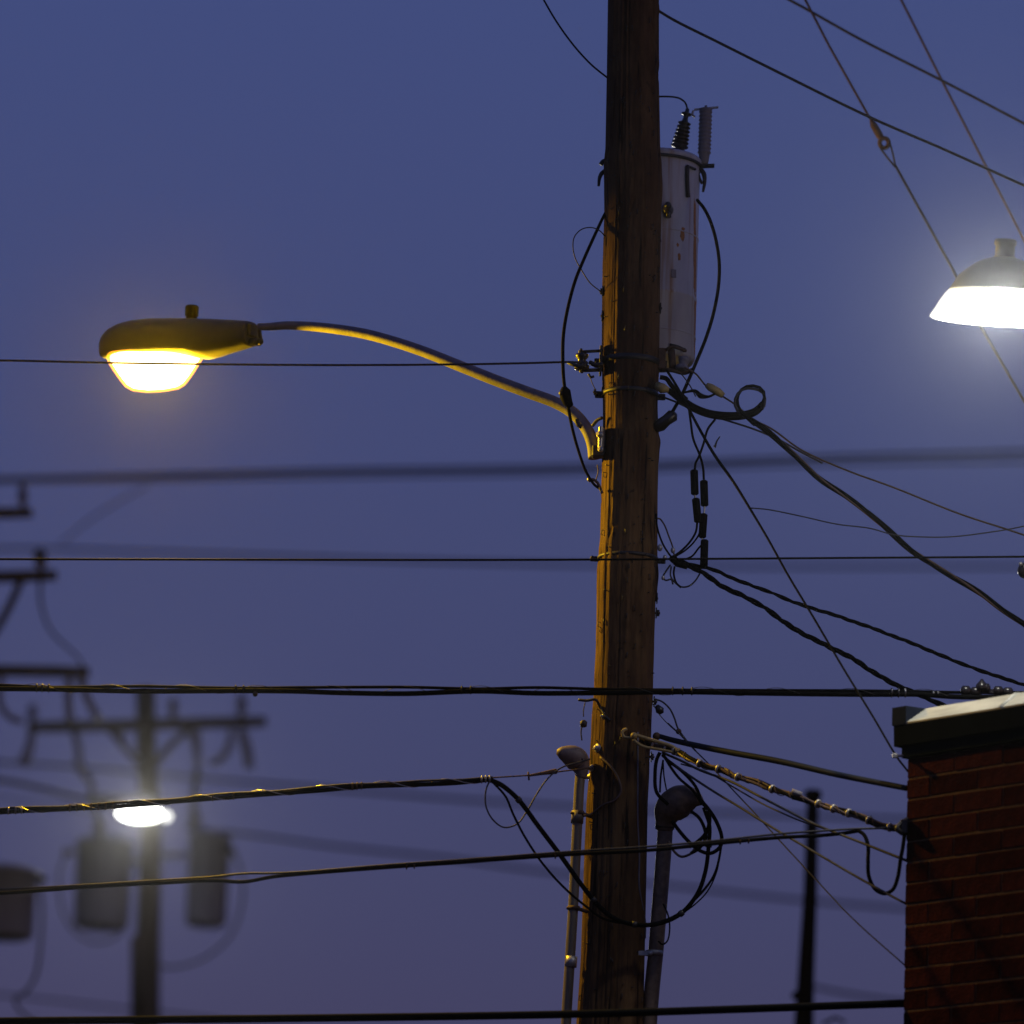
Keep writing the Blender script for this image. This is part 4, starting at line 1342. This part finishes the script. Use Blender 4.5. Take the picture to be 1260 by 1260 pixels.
far_wire('faint blurred wire descending right of the far lamp behind the pole', [(228, 1018), (330, 1030), (400, 1040), (560, 1057), (650, 1070), (880, 1096), (980, 1107), (1114, 1118), (1700, 1160)], 2.4, 56, FW)
far_wire('faint blurred wire at the bottom left corner', [(-400, 1200), (0, 1224), (60, 1230), (150, 1241), (260, 1254), (420, 1275)], 1.7, 58, FW)
far_wire('short faint slanting wire below the broad blurred wire', [(183, 597), (150, 615), (110, 640), (75, 668)], 1.3, 56, FW)
far_wire('faint blurred wire low at the right between black post and brick wall', [(990, 1212), (1040, 1222), (1080, 1228), (1114, 1232), (1500, 1260)], 2.2, 50, FW)
far_wire('thin faint blurred wire at left under the far lamp, upper one', [(-300, 955), (0, 981), (60, 990), (120, 1000)], 1.2, 56, FW)


def crossarm(parent, x0, y0, x1, y1, th, Y, nm='crossarm'):
    a, b = P(x0, y0, Y), P(x1, y1, Y)
    d = b-a
    mb = MB()
    mb.box((a+b)/2, d/2, Vector((0, .05, 0)), Vector((0, 0, S(th/2, Y))), .01)
    return build(nm, mb, FARWOOD, parent)


def ins(parent, x, y0, y1, r, Y, m_=FARTANK, nm='pin_insulator'):
    a, b = P(x, y0, Y), P(x, y1, Y)
    L = (b-a).length
    mb = MB(); mb.lathe(a, b-a, [(0, S(r*.5, Y)), (L*.35, S(r*.5, Y)), (L*.4, S(r, Y)), (L*.6, S(r*.9, Y)), (L*.65, S(r*.6, Y)), (L*.75, S(r*.9, Y)), (L, S(r*.5, Y))], 12)
    return build(nm, mb, m_, parent)


def bar(parent, pts, r, Y, nm, m_=FARWOOD, sides=8):
    mb = MB(); mb.tube(smooth(path(pts, Y)), [S(v, Y) for v in r] if isinstance(r, (list, tuple)) else S(r, Y), sides)
    return build(nm, mb, m_, parent)


top = P(181, 850, FY)
bot = P(180, 1262, FY)
fp = thing('far_utility_pole', Vector((bot.x, FY, 0)), 'out of focus wooden pole at lower left with a cross arm and two transformers', 'utility pole', 'far blurred utility poles')
mb = MB()
mb.tube([Vector((bot.x-.1, FY, 0)), bot, P(182, 1160, FY), P(186, 1010, FY), P(180, 930, FY), P(179, 848, FY)], [S(19, FY), S(16.5, FY), S(15, FY), S(13, FY), S(12.5, FY), S(12, FY)], 20)
build('shaft', mb, FARWOOD, fp)
mb = MB(); mb.tube([P(170, 1262, FY-.1), P(170, 1153, FY-.1)], S(9, FY), 12)
mb.v += []
build('pole_stub', mb, FARWOOD, fp)
crossarm(fp, 34, 895, 328, 888, 13, FY-.2)
for x, y0, y1, r in ((40, 894, 866, 7), (213, 889, 858, 7), (297, 887, 853, 7.5), (86, 893, 878, 5)):
    ins(fp, x, y0, y1, r, FY-.2)
bar(fp, [(132, 893), (150, 915), (172, 940)], 4.5, FY-.15, 'brace')
bar(fp, [(240, 893), (212, 915), (188, 945)], 4.5, FY-.15, 'brace')
for pts, r in (([(40, 898), (36, 920), (28, 942)], [5, 6, 8]), ([(92, 900), (97, 925), (98, 945), (112, 962)], [5, 5, 6, 4]), ([(238, 896), (242, 920), (243, 945)], [8, 6, 4]),
               ([(285, 898), (281, 920), (268, 936), (256, 938)], [4, 5, 5, 3]), ([(297, 898), (303, 920), (307, 945)], [6, 7, 6]), ([(150, 898), (152, 912), (160, 925), (172, 935)], 3)):
    bar(fp, pts, r, FY-.2, 'fused_cutout', FARTANK)
bar(fp, [(98, 945), (112, 962), (113, 985), (122, 1010), (124, 1035)], 4, FY-.2, 'down_lead', FW)
bar(fp, [(243, 945), (240, 970), (238, 1000), (237, 1022)], 4.5, FY-.2, 'down_lead', FW)


def far_tank(px0, px1, py0, py1, Y, lab):
    cx = (px0+px1)/2
    a = P(cx, py1, Y)
    h = P(cx, py0, Y).z-a.z
    r = S((px1-px0)/2, Y)
    t = thing('far_transformer', a, lab, 'transformer', 'far blurred transformers')
    mb = MB(); mb.lathe(a, Vector((0, 0, 1)), [(0, r*.8), (.02, r*.95), (.05, r), (h*.9, r), (h*.9, r*1.06), (h*.94, r*1.06), (h, r*.7)], 32)
    build('tank', mb, FARTANK, t)
    return t


t1 = far_tank(90, 157, 1030, 1143, FY+.1, 'left of the two blurred transformers hanging on the far lower left pole')
t2 = far_tank(228, 278, 1022, 1140, FY+.1, 'right of the two blurred transformers hanging on the far lower left pole')
t3 = far_tank(-35, 40, 1066, 1155, 46, 'blurred dark transformer cut off by the left edge of the photo')
ins(t1, 122, 1032, 1008, 9, FY+.05, nm='bushing'); ins(t2, 240, 1024, 998, 9, FY+.05, nm='bushing')
bar(t1, [(92, 1048), (80, 1050), (84, 1044)], 3.5, FY, 'lug'); bar(t2, [(272, 1040), (283, 1046), (288, 1052)], 5, FY, 'lug')
bar(t3, [(38, 1075), (50, 1080), (56, 1084)], 5, 46, 'lug')
bar(t1, [(84, 1046), (74, 1070), (73, 1100), (80, 1128), (96, 1150), (118, 1160), (140, 1154), (152, 1142)], 1.7, FY-.05, 'lead', FW)
bar(t2, [(278, 1040), (292, 1058), (299, 1085), (296, 1120), (284, 1150), (262, 1172), (235, 1186), (205, 1190), (190, 1186)], 1.8, FY-.05, 'lead', FW)
bar(t3, [(48, 1085), (52, 1120), (50, 1160), (44, 1200), (30, 1222), (18, 1226)], 2.2, 46, 'lead', FW)
bar(t3, [(18, 1226), (22, 1240), (40, 1256), (60, 1268)], 2, 46, 'lead', FW)
bar(t1, [(156, 1060), (172, 1060)], 5, FY+.1, 'mounting_bracket', FARTANK); bar(t2, [(230, 1052), (190, 1052)], 4, FY+.1, 'mounting_bracket', FARTANK)

# far white lamp
fl = thing('far_street_lamp', P(182, 1000, FY-.3), 'dazzling small white street lamp on the far pole at lower left', 'street lamp')
mb = MB()
lc0 = P(172, 1001, FY-.9)
sq = Vector((0, 0, 1))
rr = S(26, FY)
lrings = []
for i in range(11):
    th = math.pi*i/10
    lrings.append([lc0+Vector((0, 0, -S(9, FY)*math.cos(th)))+(Vector((1, .0, .0))*math.cos(2*math.pi*j/28)*rr+Vector((0, 1, 0))*math.sin(2*math.pi*j/28)*.16)*max(math.sin(th), .001) for j in range(28)])
mb.ring_loft(lrings)
build('lens', mb, FARGLOW, fl)
mb = MB(); mb.tube([P(199, 1003, FY-.9), P(205, 1005, FY-.9), P(210, 1006, FY-.9)], [S(3.5, FY), S(6, FY), S(2, FY)], 12); build('lens_tip', mb, glow('far_lamp_tip', (1, 1, .9), 1.2), fl)
mb = MB(); mb.tube(smooth([P(150, 986, FY-.88), P(170, 982, FY-.8), P(182, 982, FY-.1)]), S(4.5, FY), 10)
mb.tube([P(118, 980, FY-.86), P(135, 985, FY-.88), P(160, 988, FY-.9), P(195, 990, FY-.9)], [S(4, FY), S(8, FY), S(9, FY), S(6, FY)], 12)
build('housing', mb, FARTANK, fl)
point('far_white_light', P(172, 1004, FY-1.25), 1900, (1, .97, .86), .08, fl, (.04, -.97, -.2), 30)

# second far pole outside the left edge with three cross arms
P0Y = 46.0
tp_ = P(-95, 560, P0Y)
p0 = thing('far_utility_pole', Vector((tp_.x, P0Y, 0)), 'blurred pole beyond the left edge whose three cross arms poke into the photo', 'utility pole', 'far blurred utility poles')
mb = MB(); mb.tube([Vector((tp_.x, P0Y, 0)), Vector((tp_.x, P0Y, tp_.z))], [.19, .13], 20); build('shaft', mb, FARWOOD, p0)
crossarm(p0, -230, 634, 40, 631, 12, P0Y-.2)
crossarm(p0, -260, 716, 70, 708, 13, P0Y-.2)
crossarm(p0, -300, 820, 110, 827, 13, P0Y-.2)
ins(p0, 28, 630, 596, 7, P0Y-.2); ins(p0, 50, 708, 676, 9, P0Y-.2)
mb = MB(); mb.ball(P(49, 682, P0Y-.25), S(8, P0Y), 12); build('wire_clamp', mb, FW, p0)
bar(p0, [(26, 714), (12, 745), (-8, 780), (-40, 820)], 5, P0Y-.15, 'brace')
bar(p0, [(50, 714), (50, 740), (62, 775), (95, 808), (103, 820)], [2.5, 2, 1.6, 1.6], P0Y-.2, 'down_lead', FW)
for pts, r in (([(85, 830), (84, 860), (86, 888)], 5), ([(100, 830), (104, 850), (114, 872), (122, 884)], 5), ([(2, 832), (0, 865), (12, 882), (28, 888)], 4), ([(100, 828), (100, 842)], 6)):
    bar(p0, pts, r, P0Y-.2, 'fused_cutout', FARTANK)

# blurred black post in front of the brick wall
bp2 = P(990, 1262, 38)
po = thing('black_post', Vector((bp2.x-.1, 38, 0)), 'blurred plain black post with a small cap standing left of the brick building', 'post')
mb = MB(); mb.tube([Vector((bp2.x-.02, 38, 0)), P(989, 1262, 38), P(991, 1215, 38), P(997, 1100, 38), P(1000, 985, 38)], [S(13, 38), S(12, 38), S(10.5, 38), S(8.5, 38), S(7.5, 38)], 20)
build('shaft', mb, RUBBER, po)
mb = MB(); mb.tube([P(1000, 986, 38), P(1000, 981, 38), P(1000, 974, 38), P(1000, 972, 38)], [S(8, 38), S(11, 38), S(11, 38), S(8, 38)], 20); build('cap', mb, RUBBER, po)
mb = MB(); mb.tube([P(975, 1227, 38), P(985, 1222, 38), P(998, 1217, 38)], [S(4, 38), S(6, 38), S(4, 38)], 10); mb.tube(path([(1012, 1260), (1028, 1252), (1040, 1258)], 38), S(3), 8); build('bracket', mb, RUBBER, po)

# ------------------------------------------------------------------ thin haze volume, added to give the lamps their halos
hz_ = MB()
hz_.box(Vector((0, 32, 5.8)), Vector((28, 0, 0)), Vector((0, 34, 0)), Vector((0, 0, 6.8)))
hm = bpy.data.materials.new('halo_haze')
hm.use_nodes = True
t = hm.node_tree
t.nodes.remove(t.nodes['Principled BSDF'])
pv = t.nodes.new('ShaderNodeVolumePrincipled')
pv.inputs['Color'].default_value = (.95, .95, .95, 1)
pv.inputs['Density'].default_value = .00006
pv.inputs['Anisotropy'].default_value = .97
t.links.new(pv.outputs[0], t.nodes['Material Output'].inputs['Volume'])
ho = build('haze', hz_, hm, org=Vector((0, 32, 5.8)), kind='stuff')
